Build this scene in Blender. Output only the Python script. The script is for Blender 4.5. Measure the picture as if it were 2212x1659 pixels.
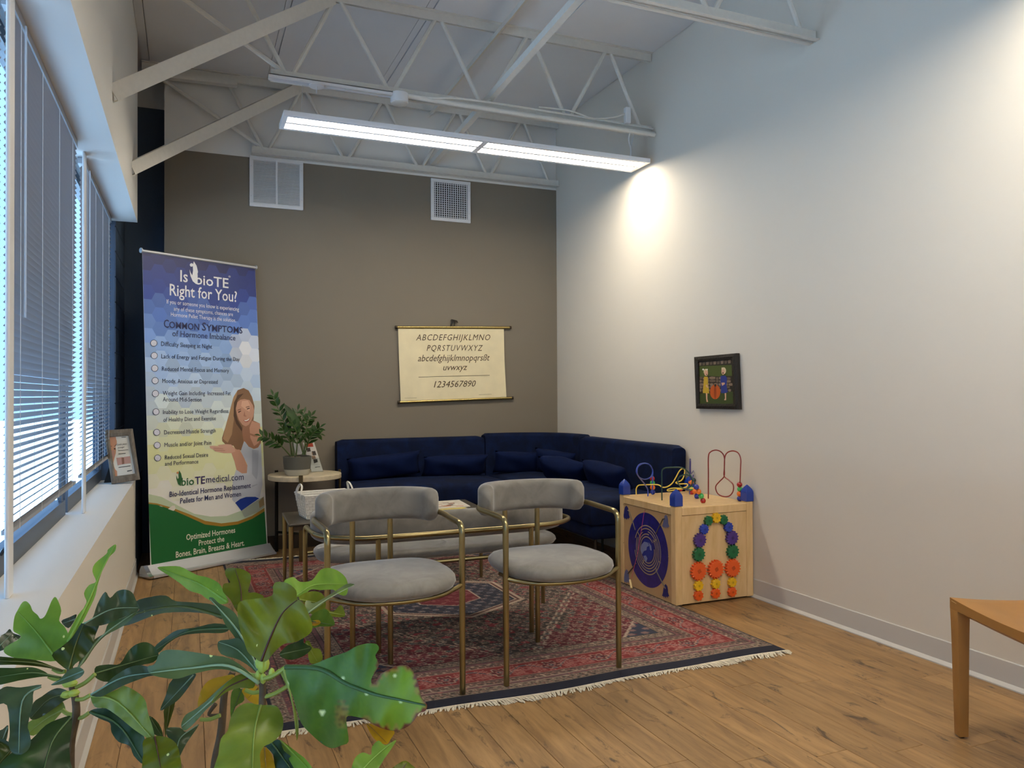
import bpy, bmesh, math, random
import numpy as np
from mathutils import Vector, Matrix
from mathutils.geometry import tessellate_polygon, delaunay_2d_cdt
random.seed(7)
rng = np.random.default_rng(7)
PI = math.pi
for o in list(bpy.data.objects): bpy.data.objects.remove(o)
SC = bpy.context.scene
COL = SC.collection
S = 0.852          # everything is surveyed in eye heights of 1.35 and brought to metres at the end

# ------------------------------------------------------------ camera
H0 = 1.35
FPX = 1661.0
CX, CY = 1106.0, 829.5
_y = Vector((409-CX, -(853.5-CY), FPX)).normalized()
_x = Vector((5064-CX, -(830-CY), FPX)); _x = (_x-_y*_x.dot(_y)).normalized()
_z = _x.cross(_y)
if _z.y < 0: _z = -_z
RT = Matrix((_x, _y, _z))                    # world = RT @ (right, up, forward)
CAM = Vector((0, 0, H0))
cam = bpy.data.cameras.new('camera'); camo = bpy.data.objects.new('camera', cam); COL.objects.link(camo)
cam.sensor_width = 36; cam.lens = FPX/2212*36; cam.clip_start = 0.02; cam.clip_end = 300
r_, u_, f_ = RT@Vector((1,0,0)), RT@Vector((0,1,0)), RT@Vector((0,0,1))
m4 = Matrix((( r_.x,u_.x,-f_.x,0),(r_.y,u_.y,-f_.y,0),(r_.z,u_.z,-f_.z,0),(0,0,0,1)))
camo.matrix_world = Matrix.Translation(CAM*S)@m4
SC.camera = camo
# ------------------------------------------------------------ world, exposure
w = bpy.data.worlds.new('sky'); SC.world = w; w.use_nodes = True
bg = w.node_tree.nodes['Background']
bg.inputs[0].default_value = (0.30, 0.56, 1.0, 1); bg.inputs[1].default_value = 1.5
sl = bpy.data.lights.new('sun', 'SUN'); sl.energy = 17.0; sl.angle = .01; sl.color = (.50, .75, 1.0)   # from behind the building, lights the forecourt
slo = bpy.data.objects.new('sun', sl); COL.objects.link(slo); slo.rotation_euler = Vector((.62, .35, .80)).to_track_quat('Z', 'Y').to_euler()
SC.view_settings.view_transform = 'Standard'; SC.view_settings.look = 'None'
SC.view_settings.exposure = 0.62; SC.view_settings.gamma = 1; SC.view_settings.use_curve_mapping = False
LED = 19.0         # radiance of the fluorescent-style diffusers

def ray(px, py): return RT@Vector((px-CX, -(py-CY), FPX))
def atx(px, py, x): d = ray(px, py); return CAM+d*(x/d.x)
def aty(px, py, y): d = ray(px, py); return CAM+d*(y/d.y)
def atz(px, py, z): d = ray(px, py); return CAM+d*((z-H0)/d.z)
def atd(px, py, dep): return CAM+ray(px, py)*(dep/FPX)
def onpl(px, py, p0, n): d = ray(px, py); return CAM+d*((p0-CAM).dot(n)/d.dot(n))

# ------------------------------------------------------------ materials
def lin(h):
    h = h.lstrip('#'); c = [int(h[i:i+2], 16)/255 for i in (0, 2, 4)]
    return tuple(x/12.92 if x <= .04045 else ((x+.055)/1.055)**2.4 for x in c)+(1,)
MATS = {}
def mat(name, col, rough=.6, metal=0., spec=.5, var=0., vscale=30., bump=0., bscale=80., sheen=0., coat=0., emit=None, es=0., trans=0.):
    if name in MATS: return MATS[name]
    m = bpy.data.materials.new(name); m.use_nodes = True
    nt = m.node_tree; b = nt.nodes['Principled BSDF']
    c = lin(col) if isinstance(col, str) else tuple(col)+(1,)*(4-len(col))
    b.inputs['Base Color'].default_value = c; b.inputs['Roughness'].default_value = rough
    b.inputs['Metallic'].default_value = metal; b.inputs['Specular IOR Level'].default_value = spec
    if sheen: b.inputs['Sheen Weight'].default_value = sheen; b.inputs['Sheen Roughness'].default_value = .4
    if coat: b.inputs['Coat Weight'].default_value = coat; b.inputs['Coat Roughness'].default_value = .15
    if emit: b.inputs['Emission Color'].default_value = lin(emit) if isinstance(emit, str) else tuple(emit)+(1,); b.inputs['Emission Strength'].default_value = es
    tc = nt.nodes.new('ShaderNodeTexCoord')
    if var:
        n = nt.nodes.new('ShaderNodeTexNoise'); n.inputs['Scale'].default_value = vscale; n.inputs['Detail'].default_value = 4
        nt.links.new(tc.outputs['Object'], n.inputs['Vector'])
        r = nt.nodes.new('ShaderNodeMapRange'); r.inputs[1].default_value = .3; r.inputs[2].default_value = .7
        r.inputs[3].default_value = 1-var; r.inputs[4].default_value = 1+var
        nt.links.new(n.outputs['Fac'], r.inputs[0])
        h = nt.nodes.new('ShaderNodeHueSaturation'); h.inputs['Color'].default_value = c
        nt.links.new(r.outputs[0], h.inputs['Value']); nt.links.new(h.outputs[0], b.inputs['Base Color'])
    if bump:
        n = nt.nodes.new('ShaderNodeTexNoise'); n.inputs['Scale'].default_value = bscale; n.inputs['Detail'].default_value = 3
        nt.links.new(tc.outputs['Object'], n.inputs['Vector'])
        bu = nt.nodes.new('ShaderNodeBump'); bu.inputs['Strength'].default_value = bump; bu.inputs['Distance'].default_value = .004
        nt.links.new(n.outputs['Fac'], bu.inputs['Height']); nt.links.new(bu.outputs[0], b.inputs['Normal'])
    if trans:
        t = nt.nodes.new('ShaderNodeBsdfTranslucent'); mx = nt.nodes.new('ShaderNodeMixShader'); mx.inputs[0].default_value = trans
        out = nt.nodes['Material Output']
        if b.inputs['Base Color'].links: nt.links.new(b.inputs['Base Color'].links[0].from_socket, t.inputs[0])
        else: t.inputs[0].default_value = c
        nt.links.new(b.outputs[0], mx.inputs[1]); nt.links.new(t.outputs[0], mx.inputs[2]); nt.links.new(mx.outputs[0], out.inputs[0])
    MATS[name] = m; return m
def attr_mat(name, rough=.8, bump=0., bscale=300, sheen=0.):
    m = mat(name, (1, 1, 1), rough, bump=bump, bscale=bscale, sheen=sheen); nt = m.node_tree
    a = nt.nodes.new('ShaderNodeAttribute'); a.attribute_name = 'Col'
    nt.links.new(a.outputs['Color'], nt.nodes['Principled BSDF'].inputs['Base Color']); return m
def wood_mat(name, stops, axis=1, rough=.45, stretch=9., tone=.25, knots=True, base=3.0, coat=0.):
    m = bpy.data.materials.new(name); m.use_nodes = True; nt = m.node_tree; b = nt.nodes['Principled BSDF']
    N = nt.nodes.new; L = nt.links.new
    tc = N('ShaderNodeTexCoord'); oi = N('ShaderNodeObjectInfo')
    mp = N('ShaderNodeMapping'); sc = [base*stretch]*3; sc[axis] = base; mp.inputs['Scale'].default_value = sc
    ad = N('ShaderNodeVectorMath'); ad.operation = 'ADD'
    mu = N('ShaderNodeMath'); mu.operation = 'MULTIPLY'; mu.inputs[1].default_value = 37
    L(oi.outputs['Random'], mu.inputs[0]); L(tc.outputs['Object'], ad.inputs[0]); L(mu.outputs[0], ad.inputs[1]); L(ad.outputs[0], mp.inputs[0])
    n = N('ShaderNodeTexNoise'); n.inputs['Scale'].default_value = 1; n.inputs['Detail'].default_value = 8; n.inputs['Roughness'].default_value = .62; n.inputs['Distortion'].default_value = .6
    L(mp.outputs[0], n.inputs['Vector'])
    cr = N('ShaderNodeValToRGB'); e = cr.color_ramp.elements
    e[0].position, e[0].color = stops[0][0], lin(stops[0][1]); e[1].position, e[1].color = stops[-1][0], lin(stops[-1][1])
    for p, c in stops[1:-1]: x = e.new(p); x.color = lin(c)
    L(n.outputs['Fac'], cr.inputs[0])
    hs = N('ShaderNodeHueSaturation'); mr = N('ShaderNodeMapRange'); mr.inputs[3].default_value = 1-tone; mr.inputs[4].default_value = 1+tone*.6
    L(oi.outputs['Random'], mr.inputs[0]); L(mr.outputs[0], hs.inputs['Value']); L(cr.outputs[0], hs.inputs['Color'])
    src = hs.outputs[0]
    if knots:
        mp2 = N('ShaderNodeMapping'); s2 = [13.]*3; s2[axis] = 3.6; mp2.inputs['Scale'].default_value = s2; L(ad.outputs[0], mp2.inputs[0])
        n2 = N('ShaderNodeTexNoise'); n2.inputs['Scale'].default_value = 1; n2.inputs['Detail'].default_value = 7; n2.inputs['Roughness'].default_value = .72; n2.inputs['Distortion'].default_value = 1.2
        L(mp2.outputs[0], n2.inputs['Vector'])
        r2 = N('ShaderNodeMapRange'); r2.inputs[1].default_value = .565; r2.inputs[2].default_value = .66; r2.inputs[3].default_value = 0; r2.inputs[4].default_value = .85
        L(n2.outputs['Fac'], r2.inputs[0])
        mx = N('ShaderNodeMix'); mx.data_type = 'RGBA'; L(r2.outputs[0], mx.inputs[0]); L(src, mx.inputs[6]); mx.inputs[7].default_value = lin('#3f3026'); src = mx.outputs[2]
    L(src, b.inputs['Base Color']); b.inputs['Roughness'].default_value = rough; b.inputs['Specular IOR Level'].default_value = .35
    if coat: b.inputs['Coat Weight'].default_value = coat
    bu = N('ShaderNodeBump'); bu.inputs['Strength'].default_value = .12; bu.inputs['Distance'].default_value = .002; L(n.outputs['Fac'], bu.inputs['Height']); L(bu.outputs[0], b.inputs['Normal'])
    MATS[name] = m; return m
def velvet(name, col, dark, light, rough=.85, sheen=.6):
    m = mat(name, col, rough, sheen=sheen, spec=.2); nt = m.node_tree; b = nt.nodes['Principled BSDF']; N = nt.nodes.new; L = nt.links.new
    tc = N('ShaderNodeTexCoord'); n = N('ShaderNodeTexNoise'); n.inputs['Scale'].default_value = 9; n.inputs['Detail'].default_value = 7; n.inputs['Roughness'].default_value = .6; n.inputs['Distortion'].default_value = .5
    L(tc.outputs['Object'], n.inputs['Vector']); cr = N('ShaderNodeValToRGB'); e = cr.color_ramp.elements
    e[0].position, e[0].color = .35, lin(dark); e[1].position, e[1].color = .66, lin(light); x = e.new(.5); x.color = lin(col)
    L(n.outputs['Fac'], cr.inputs[0]); L(cr.outputs[0], b.inputs['Base Color']); return m

M_WALLR = mat('wall_greige_paint', '#ddd6c9', .75, bump=.04, bscale=220)
M_WHITEW = mat('upper_white_paint', '#e6e5e0', .8, bump=.03, bscale=200)
M_TAUPE = mat('taupe_paint', '#7f7667', .75, var=.02, vscale=2, bump=.04, bscale=200)
M_NAVYW = mat('navy_paint', '#46566a', .65, bump=.15, bscale=120)
M_DECK = mat('deck_white', '#e2e3e4', .8, var=.02, vscale=3)
M_STEEL = mat('painted_steel', '#e0ddd4', .5, var=.03, vscale=40)
M_BASE = mat('vinyl_base', '#c9c6c0', .45)
M_BRASS = mat('satin_brass', '#9f9168', .28, metal=1., var=.06, vscale=14)
M_BRASSD = mat('dark_bronze', '#4b4136', .45, metal=.7)
M_BLACK = mat('black_metal', '#15130f', .5)
M_GREYV = velvet('grey_velvet', '#85817a', '#77736c', '#928e86')
M_NAVYV = velvet('navy_velvet', '#071636', '#05112a', '#0a1d44', sheen=0.)
M_CHROME = mat('aluminium', '#cfd0d2', .38, metal=.55)
M_WHITEM = mat('white_metal', '#e4e4e4', .45)
M_BLIND = mat('blind_slat_aluminium', '#a3a6ac', .4)
M_MAPLE = wood_mat('maple', [(.3, '#d8b27a'), (.5, '#e3c08a'), (.7, '#ecca97')], axis=2, rough=.35, stretch=6, tone=.04, knots=False, base=4)
M_FLOOR = wood_mat('plank_oak', [(.25, '#7a5c3d'), (.42, '#93724b'), (.55, '#a48054'), (.75, '#b59162')], axis=1, rough=.42, stretch=9, tone=.12, base=3.2)
M_GAP = mat('plank_gap', '#3a2a1c', .9)
M_BLUEP = mat('blue_plastic', '#1f3f9e', .3, coat=.3)
M_LEATHER = mat('tan_leather', '#ab7b40', .42, var=.05, vscale=10, bump=.08, bscale=500)

# ------------------------------------------------------------ mesh helpers
class MB:
    def __init__(s): s.v = []; s.f = []; s.m = []
    def add(s, vs, fs, mi=0):
        k = len(s.v); s.v += [tuple(v) for v in vs]; s.f += [tuple(i+k for i in f) for f in fs]; s.m += [mi]*len(fs); return s
    def box(s, a, b, mi=0, rz=0, piv=None):
        (x0, y0, z0), (x1, y1, z1) = a, b
        vs = [Vector(p) for p in ((x0,y0,z0),(x1,y0,z0),(x1,y1,z0),(x0,y1,z0),(x0,y0,z1),(x1,y0,z1),(x1,y1,z1),(x0,y1,z1))]
        if rz:
            pv = Vector(piv) if piv else (vs[0]+vs[6])/2; R = Matrix.Rotation(rz, 3, 'Z'); vs = [R@(v-pv)+pv for v in vs]
        return s.add(vs, ((0,3,2,1),(4,5,6,7),(0,1,5,4),(1,2,6,5),(2,3,7,6),(3,0,4,7)), mi)
    def obox(s, p, q, wv, hv, mi=0):   # bar from p to q with half-width and half-height vectors
        p, q, wv, hv = map(Vector, (p, q, wv, hv))
        vs = [c+a*wv+b*hv for c in (p, q) for a, b in ((-1,-1),(1,-1),(1,1),(-1,1))]
        return s.add(vs, ((0,3,2,1),(4,5,6,7),(0,1,5,4),(1,2,6,5),(2,3,7,6),(3,0,4,7)), mi)
    def tube(s, pts, r, n=10, mi=0, closed=False, taper=None, flat=1.0):
        pts = [Vector(p) for p in pts]; N = len(pts); rings = []; up = None
        for i, p in enumerate(pts):
            if closed: t = pts[(i+1) % N]-pts[i-1]
            else: t = pts[min(i+1, N-1)]-pts[max(i-1, 0)]
            t.normalize()
            if up is None: up = t.orthogonal().normalized()
            up = (up-t*up.dot(t)); up = up.normalized() if up.length > 1e-6 else t.orthogonal().normalized()
            sd = t.cross(up); rr = r if taper is None else r*taper[i]
            rings.append([p+up*rr*math.cos(2*PI*k/n)+sd*rr*flat*math.sin(2*PI*k/n) for k in range(n)])
        vs = [v for R in rings for v in R]; fs = []
        for i in range(N if closed else N-1):
            a, b = i*n, ((i+1) % N)*n
            fs += [(a+k, a+(k+1) % n, b+(k+1) % n, b+k) for k in range(n)]
        if not closed: fs += [tuple(range(n-1, -1, -1)), tuple((N-1)*n+k for k in range(n))]
        return s.add(vs, fs, mi)
    def lathe(s, c, prof, n=24, mi=0):
        vs = []; fs = []; P = len(prof)
        for r, z in prof: vs += [(c[0]+r*math.cos(2*PI*k/n), c[1]+r*math.sin(2*PI*k/n), c[2]+z) for k in range(n)]
        for i in range(P-1): fs += [(i*n+k, i*n+(k+1) % n, (i+1)*n+(k+1) % n, (i+1)*n+k) for k in range(n)]
        fs += [tuple(range(n-1, -1, -1)), tuple((P-1)*n+k for k in range(n))]
        return s.add(vs, fs, mi)
    def prism(s, poly, z0, z1, mi=0):
        n = len(poly); vs = [(x, y, z0) for x, y in poly]+[(x, y, z1) for x, y in poly]
        return s.add(vs, [tuple(range(n-1, -1, -1)), tuple(range(n, 2*n))]+[(i, (i+1) % n, n+(i+1) % n, n+i) for i in range(n)], mi)
    def ball(s, c, r, n=16, mi=0, sx=1, sy=1, sz=1):
        prof = [(max(r*math.sin(PI*i/(n//2)), 1e-5), -r*math.cos(PI*i/(n//2))) for i in range(n//2+1)]
        k = len(s.v); s.lathe((0, 0, 0), prof, n, mi)
        s.v[k:] = [(c[0]+x*sx, c[1]+y*sy, c[2]+z*sz) for x, y, z in s.v[k:]]; return s
    def poly3(s, pts, mi=0):   # planar polygon, any outline
        pts = [Vector(p) for p in pts]
        tris = tessellate_polygon([pts]); return s.add(pts, [tuple(t) for t in tris], mi)
    def slab(s, pts, nrm, t, mi=0):  # thick planar polygon
        pts = [Vector(p) for p in pts]; q = [p+Vector(nrm)*t for p in pts]; n = len(pts)
        tr = [tuple(t_) for t_ in tessellate_polygon([pts])]
        return s.add(pts+q, [tuple(reversed(t_)) for t_ in tr]+[tuple(i+n for i in t_) for t_ in tr]+[(i, (i+1) % n, n+(i+1) % n, n+i) for i in range(n)], mi)

def origin(p):
    o = Vector((0, 0, 0))
    while p: o += p.location; p = p.parent
    return o
def build(name, mb, mats, parent=None, smooth=False, bevel=0., seg=2, recalc=True, label=None, kind=None, loc=None, angle=40):
    if not isinstance(mats, (list, tuple)): mats = [mats]
    me = bpy.data.meshes.new(name)
    o0 = origin(parent)+(Vector(loc) if loc else Vector((0, 0, 0)))
    me.from_pydata([(x-o0.x, y-o0.y, z-o0.z) for x, y, z in mb.v], [], mb.f)
    for m in mats: me.materials.append(m)
    if len(mats) > 1: me.polygons.foreach_set('material_index', mb.m)
    if recalc or bevel:
        bm = bmesh.new(); bm.from_mesh(me)
        if recalc: bmesh.ops.recalc_face_normals(bm, faces=bm.faces)
        if bevel:
            es = [e for e in bm.edges if len(e.link_faces) == 2 and e.calc_face_angle(0) > .6]
            bmesh.ops.bevel(bm, geom=es, offset=bevel, segments=seg, profile=.5, affect='EDGES', clamp_overlap=True)
        bm.to_mesh(me); bm.free()
    if smooth:
        me.shade_smooth()
        try: me.set_sharp_from_angle(angle=math.radians(angle))
        except Exception: pass
    o = bpy.data.objects.new(name, me); COL.objects.link(o); o.parent = parent
    if loc: o.location = Vector(loc)
    if label: o['label'] = label
    if kind: o['kind'] = kind
    return o
def tag(o, label, cat, group=None, kind=None):
    o['label'] = label; o['category'] = cat
    if group: o['group'] = group
    if kind: o['kind'] = kind
    return o
def thing(name, label, cat, loc=(0, 0, 0), group=None):
    o = bpy.data.objects.new(name, None); COL.objects.link(o); o.location = Vector(loc); o.empty_display_size = .1
    return tag(o, label, cat, group)
def struct(name, mb, m, label=None, **k):
    o = build(name, mb, m, kind='structure', **k)
    if label: o['label'] = label
    return o
def copytree(o, off, parent=None):
    c = o.copy(); COL.objects.link(c); c.parent = parent
    if parent is None: c.location = o.location+Vector(off)
    for ch in list(o.children): copytree(ch, off, c)
    return c
def fillet(pts, r, n=5):
    pts = [Vector(p) for p in pts]; out = [pts[0]]
    for i in range(1, len(pts)-1):
        a, b, c = pts[i-1], pts[i], pts[i+1]; d1 = (a-b); d2 = (c-b); rr = min(r, d1.length*.49, d2.length*.49)
        p, q = b+d1.normalized()*rr, b+d2.normalized()*rr
        out += [p*(1-t)**2+b*2*t*(1-t)+q*t*t for t in [k/n for k in range(n+1)]]
    return out+[pts[-1]]
def spline(pts, n=8, closed=False):
    pts = [Vector(p) for p in pts]; N = len(pts); out = []
    for i in range(N if closed else N-1):
        g = (lambda k: pts[k % N]) if closed else (lambda k: pts[max(0, min(N-1, k))])
        p0, p1, p2, p3 = g(i-1), g(i), g(i+1), g(i+2)
        for k in range(n):
            t = k/n; out.append(.5*((2*p1)+(p2-p0)*t+(2*p0-5*p1+4*p2-p3)*t*t+(3*p1-p0-3*p2+p3)*t**3))
    if not closed: out.append(pts[-1])
    return out
def sweep(mb, path, prof, mi=0, scale=None, lean=0.):
    """profile (n, z) pairs swept along a plan path (x, y); n is measured to the left of travel"""
    P = [Vector((p[0], p[1])) for p in path]; N = len(P); n = len(prof); vs = []
    zc = sum(z for _, z in prof)/n; nc = sum(a for a, _ in prof)/n
    for i, p in enumerate(P):
        t = (P[min(i+1, N-1)]-P[max(i-1, 0)]).normalized(); nn = Vector((-t.y, t.x)); sc = 1 if scale is None else scale[i]
        for a, z in prof:
            a2 = nc+(a-nc)*sc; z2 = zc+(z-zc)*sc; q = p+nn*(a2+lean*(z2-zc)); vs.append((q.x, q.y, z2))
    fs = [(i*n+k, i*n+(k+1) % n, (i+1)*n+(k+1) % n, (i+1)*n+k) for i in range(N-1) for k in range(n)]
    fs += [tuple(range(n-1, -1, -1)), tuple((N-1)*n+k for k in range(n))]
    return mb.add(vs, fs, mi)
def rrect(a0, a1, z0, z1, r, n=5):
    out = []
    for cx, cz, s in ((a1-r, z1-r, 0), (a0+r, z1-r, 1), (a0+r, z0+r, 2), (a1-r, z0+r, 3)):
        out += [(cx+r*math.cos(PI/2*(s+k/n)), cz+r*math.sin(PI/2*(s+k/n))) for k in range(n+1)]
    return out
def endscale(N, d=.06, L=1.0):   # rounds off the ends of a sweep
    out = []
    for i in range(N):
        s = min(i, N-1-i)/(N-1)*L; out.append(math.sqrt(max(0.0, 1-(1-min(1, s/d))**2))*.9+.1 if s < d else 1)
    return out

# flat print ---------------------------------------------------------
_fc = {}
def text_raw(s, weight=0., shear=0., space=1.):
    cu = bpy.data.curves.new('lettering', 'FONT'); cu.body = s; cu.size = 1; cu.resolution_u = 2; cu.offset = weight; cu.shear = shear; cu.space_character = space
    o = bpy.data.objects.new('lettering', cu); COL.objects.link(o)
    bpy.context.view_layer.update()
    me = bpy.data.meshes.new_from_object(o.evaluated_get(bpy.context.evaluated_depsgraph_get()))
    vs = [tuple(v.co) for v in me.vertices]; fs = [tuple(p.vertices) for p in me.polygons]
    bpy.data.objects.remove(o); bpy.data.curves.remove(cu); bpy.data.meshes.remove(me); return vs, fs
CAPH = max(v[1] for v in text_raw('H')[0])
def text_on(mb, s, PL, PR, UP, mi=0, weight=0., shear=0., space=1.):
    """lettering whose baseline runs PL to PR; UP is the cap-height vector"""
    vs, fs = text_raw(s, weight, shear, space); x0 = min(v[0] for v in vs); x1 = max(v[0] for v in vs)
    PL, PR, UP = Vector(PL), Vector(PR), Vector(UP)
    return mb.add([PL+(PR-PL)*((v[0]-x0)/(x1-x0))+UP*(v[1]/CAPH) for v in vs], fs, mi)
def circle_px(cx, cy, rx, ry=None, n=20):
    ry = ry or rx; return [(cx+rx*math.cos(2*PI*k/n), cy+ry*math.sin(2*PI*k/n)) for k in range(n)]
def flat(name, col, rough=.5): return mat('print_'+name, col, rough)

XR, YB = 3.437, 7.004
XF, YE = -.373, 6.456      # half wall face, end of the window
# ============================================================ SETTING
# floor: dark subfloor with planks laid on it
sub = MB().box((-.64, -3.2, -.06), (XR+.1, YB+.45, -.004))
floor = struct('floor', sub, M_GAP, 'wide brown oak-look plank floor with dark knots')
pw, pl = .149, 1.42
nx = 0; x = XF-.02
protos = {}
while x < XR-.001:
    x1 = min(x+pw, XR); y = 1.0-(nx*.53 % 1)*pl-.2
    while y < YB+.3:
        y0, y1 = max(y, .9), min(y+pl, YB+.3)
        if y1-y0 > .05:
            key = (round(x1-x, 3), round(y1-y0, 3))
            if key not in protos:
                mb = MB().box((.0008, .0008, -.004), (x1-x-.0008, y1-y0-.0008, 0)); o = build('plank', mb, M_FLOOR, floor, bevel=.001, seg=1); protos[key] = o.data
            else:
                o = bpy.data.objects.new('plank', protos[key]); COL.objects.link(o); o.parent = floor
            o.location = (x, y0, 0)
        y += pl
    x += pw; nx += 1
# plain boards behind the camera
struct('floor_rear', MB().box((-.64, -3.2, -.004), (XR+.1, .9, 0)), M_FLOOR)
# right wall, back wall
struct('wall_right', MB().box((XR, -3.2, 0), (XR+.12, YB+.3, 4.35)), M_WALLR, 'long pale greige wall')
wb = MB(); wb.box((-.192, YB, 0), (XR, YB+.12, 3.41)); wb.box((-.192, YB+.001, 3.41), (XR, YB+.12, 4.12), 1)
struct('wall_back', wb, [M_TAUPE, M_WHITEW], 'taupe accent wall, white above the joist')
nb = MB(); nb.box((-.64, YB+.3, 0), (0, YB+.42, 3.83)); nb.box((-.64, YB+.3, 3.83), (0, YB+.42, 4.12), 1)
nb.box((-.192, YB+.12, 0), (-.10, YB+.3, 4.1))
struct('wall_recess', nb, [M_NAVYW, M_WHITEW], 'dark navy recess beside the taupe wall')
struct('wall_front', MB().box((-.64, -3.3, 0), (XR, -3.2, 4.2)), M_WALLR)
# left wall: half wall with ledge, pier of painted blocks, header
lw = struct('wall_left', MB().box((-.66, -3.2, 0), (XF, YE, .72)), M_WALLR, 'low pale wall with ledge below the blinds')
navy = MB().box((-.66, YE, 0), (XF, YB+.3, .718)); struct('wall_left_navy', navy, M_NAVYW, 'navy end of the low wall')
pier = struct('wall_pier', MB().box((-.66, YE, .718), (-.516, YB+.3, 4.1)), M_NAVYW, 'navy painted block pier beside the window')
for k in range(17):
    z0 = .72+k*.19
    for j in range(2):
        ya = YE+(.0 if j == 0 else .43-(.2 if k % 2 else 0)); yb2 = YE+.43-(.2 if k % 2 else 0) if j == 0 else YB+.298
        build('block', MB().box((-.518, ya+.004, z0+.004), (-.509, yb2-.004, z0+.186)), M_NAVYW, pier, bevel=.002, seg=1)
hd = MB().box((-.66, -3.2, 2.66), (-.363, YE, 4.1)); struct('wall_header', hd, M_WHITEW, 'deep pale bulkhead above the blinds')
# ceiling deck in panels with seams
ceil = struct('ceiling', MB().box((-.7, -3.3, 4.10), (XR+.1, YB+.4, 4.2)), M_DECK, 'painted roof deck of wide panels')
xs = [-.363, -.30, .62, .66, 1.545, 1.60, 2.50, 2.545, XR]
for i in range(len(xs)-1):
    for (ya, yb2) in ((3.5, 5.27), (5.27, YB)):
        build('deck_panel', MB().box((xs[i]+.003, ya+.003, 4.088 if i % 2 == 0 else 4.083), (xs[i+1]-.003, yb2-.003, 4.10)), M_DECK, ceil)
# cove bases
def coved(name, x, y0, y1, sgn, label):
    pr = [(0, 0), (.022, 0), (.022, .006), (.008, .022), (.006, .118), (.003, .122), (0, .122)]; mb = MB()
    vs = [(x+sgn*a, y, z) for y in (y0, y1) for a, z in pr]; n = len(pr)
    mb.add(vs, [tuple(range(n)), tuple(range(2*n-1, n-1, -1))]+[(i, (i+1) % n, n+(i+1) % n, n+i) for i in range(n)])
    return struct(name, mb, M_BASE, label)
coved('baseboard_right', XR, -3.2, YB, -1, 'pale rubber cove base along the long right wall')
coved('baseboard_left', XF, -3.2, YE, 1, 'pale rubber cove base under the ledge')
struct('baseboard_back', MB().box((-.19, YB-.012, 0), (XR, YB, .12)), M_BRASSD)
# windows behind the blinds -------------------------------------------
M_ALU = mat('window_aluminium', '#5b6068', .45, metal=.5)
gm = bpy.data.materials.new('window_glass'); gm.use_nodes = True; nt = gm.node_tree; nt.nodes.clear()
o_ = nt.nodes.new('ShaderNodeOutputMaterial'); t_ = nt.nodes.new('ShaderNodeBsdfTransparent'); t_.inputs[0].default_value = (.93, .96, .97, 1)
g_ = nt.nodes.new('ShaderNodeBsdfGlossy'); g_.inputs['Roughness'].default_value = .02; mx_ = nt.nodes.new('ShaderNodeMixShader'); mx_.inputs[0].default_value = .06
nt.links.new(t_.outputs[0], mx_.inputs[1]); nt.links.new(g_.outputs[0], mx_.inputs[2]); nt.links.new(mx_.outputs[0], o_.inputs[0])
bays = [(-3.1, -.9), (-.85, .95), (1.0, 2.80), (2.90, 4.68), (4.76, YE)]
for k, (a, b) in enumerate(bays):
    wn = bpy.data.objects.new('window_%d' % (k+1), None); COL.objects.link(wn); wn['kind'] = 'structure'
    fr = MB(); fr.box((-.655, a, .72), (-.605, b, .80)); fr.box((-.655, a, 2.60), (-.605, b, 2.66)); fr.box((-.625, a, .8), (-.605, a+.015, 2.6)); fr.box((-.625, b-.015, .8), (-.605, b, 2.6))
    fr.box((-.625, b-.10, .8), (-.61, b-.055, 2.6)); build('window_frame', fr, M_ALU, wn)
    build('pane', MB().box((-.622, a+.015, .8), (-.618, b-.015, 2.6)), gm, wn)
for k, (a, b) in enumerate([(2.80, 2.90), (4.66, 4.77), (.95, 1.0)]):
    struct('trim_%d' % (k+1), MB().box((-.530, a+.015, .718), (-.517, b-.015, 2.66)), M_WHITEM, 'white mullion between two blinds', bevel=.004, seg=1)
struct('wall_left_rear', MB().box((-.66, -.9, .718), (-.60, -.85, 2.66)), M_WALLR)
_c = atx(2, 1198, -.585); _d = atx(18, 1184, -.56)
build('crank_handle', MB().tube(spline([_c, (_c+_d)/2+Vector((0, 0, .008)), _d]), .007, 8).ball(_d, .011, 8), mat('crank_black', '#1c1a1a', .3), bpy.data.objects['window_3'])
# outdoors
struct('ground_outside', MB().box((-60, -60, -.35), (-.9, 60, -.3)), mat('pavement', '#e6e7e8', .9, var=.05, vscale=.5))
tag(build('parked_van', MB().box((-9.5, 6, -.3), (-7.6, 10.5, 1.5)).box((-9.4, 5.2, -.3), (-7.7, 6, .8)), mat('van_white', '#dfe3e6', .3), bevel=.08, seg=2), 'pale van parked outside beyond the blinds', 'van')

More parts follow.
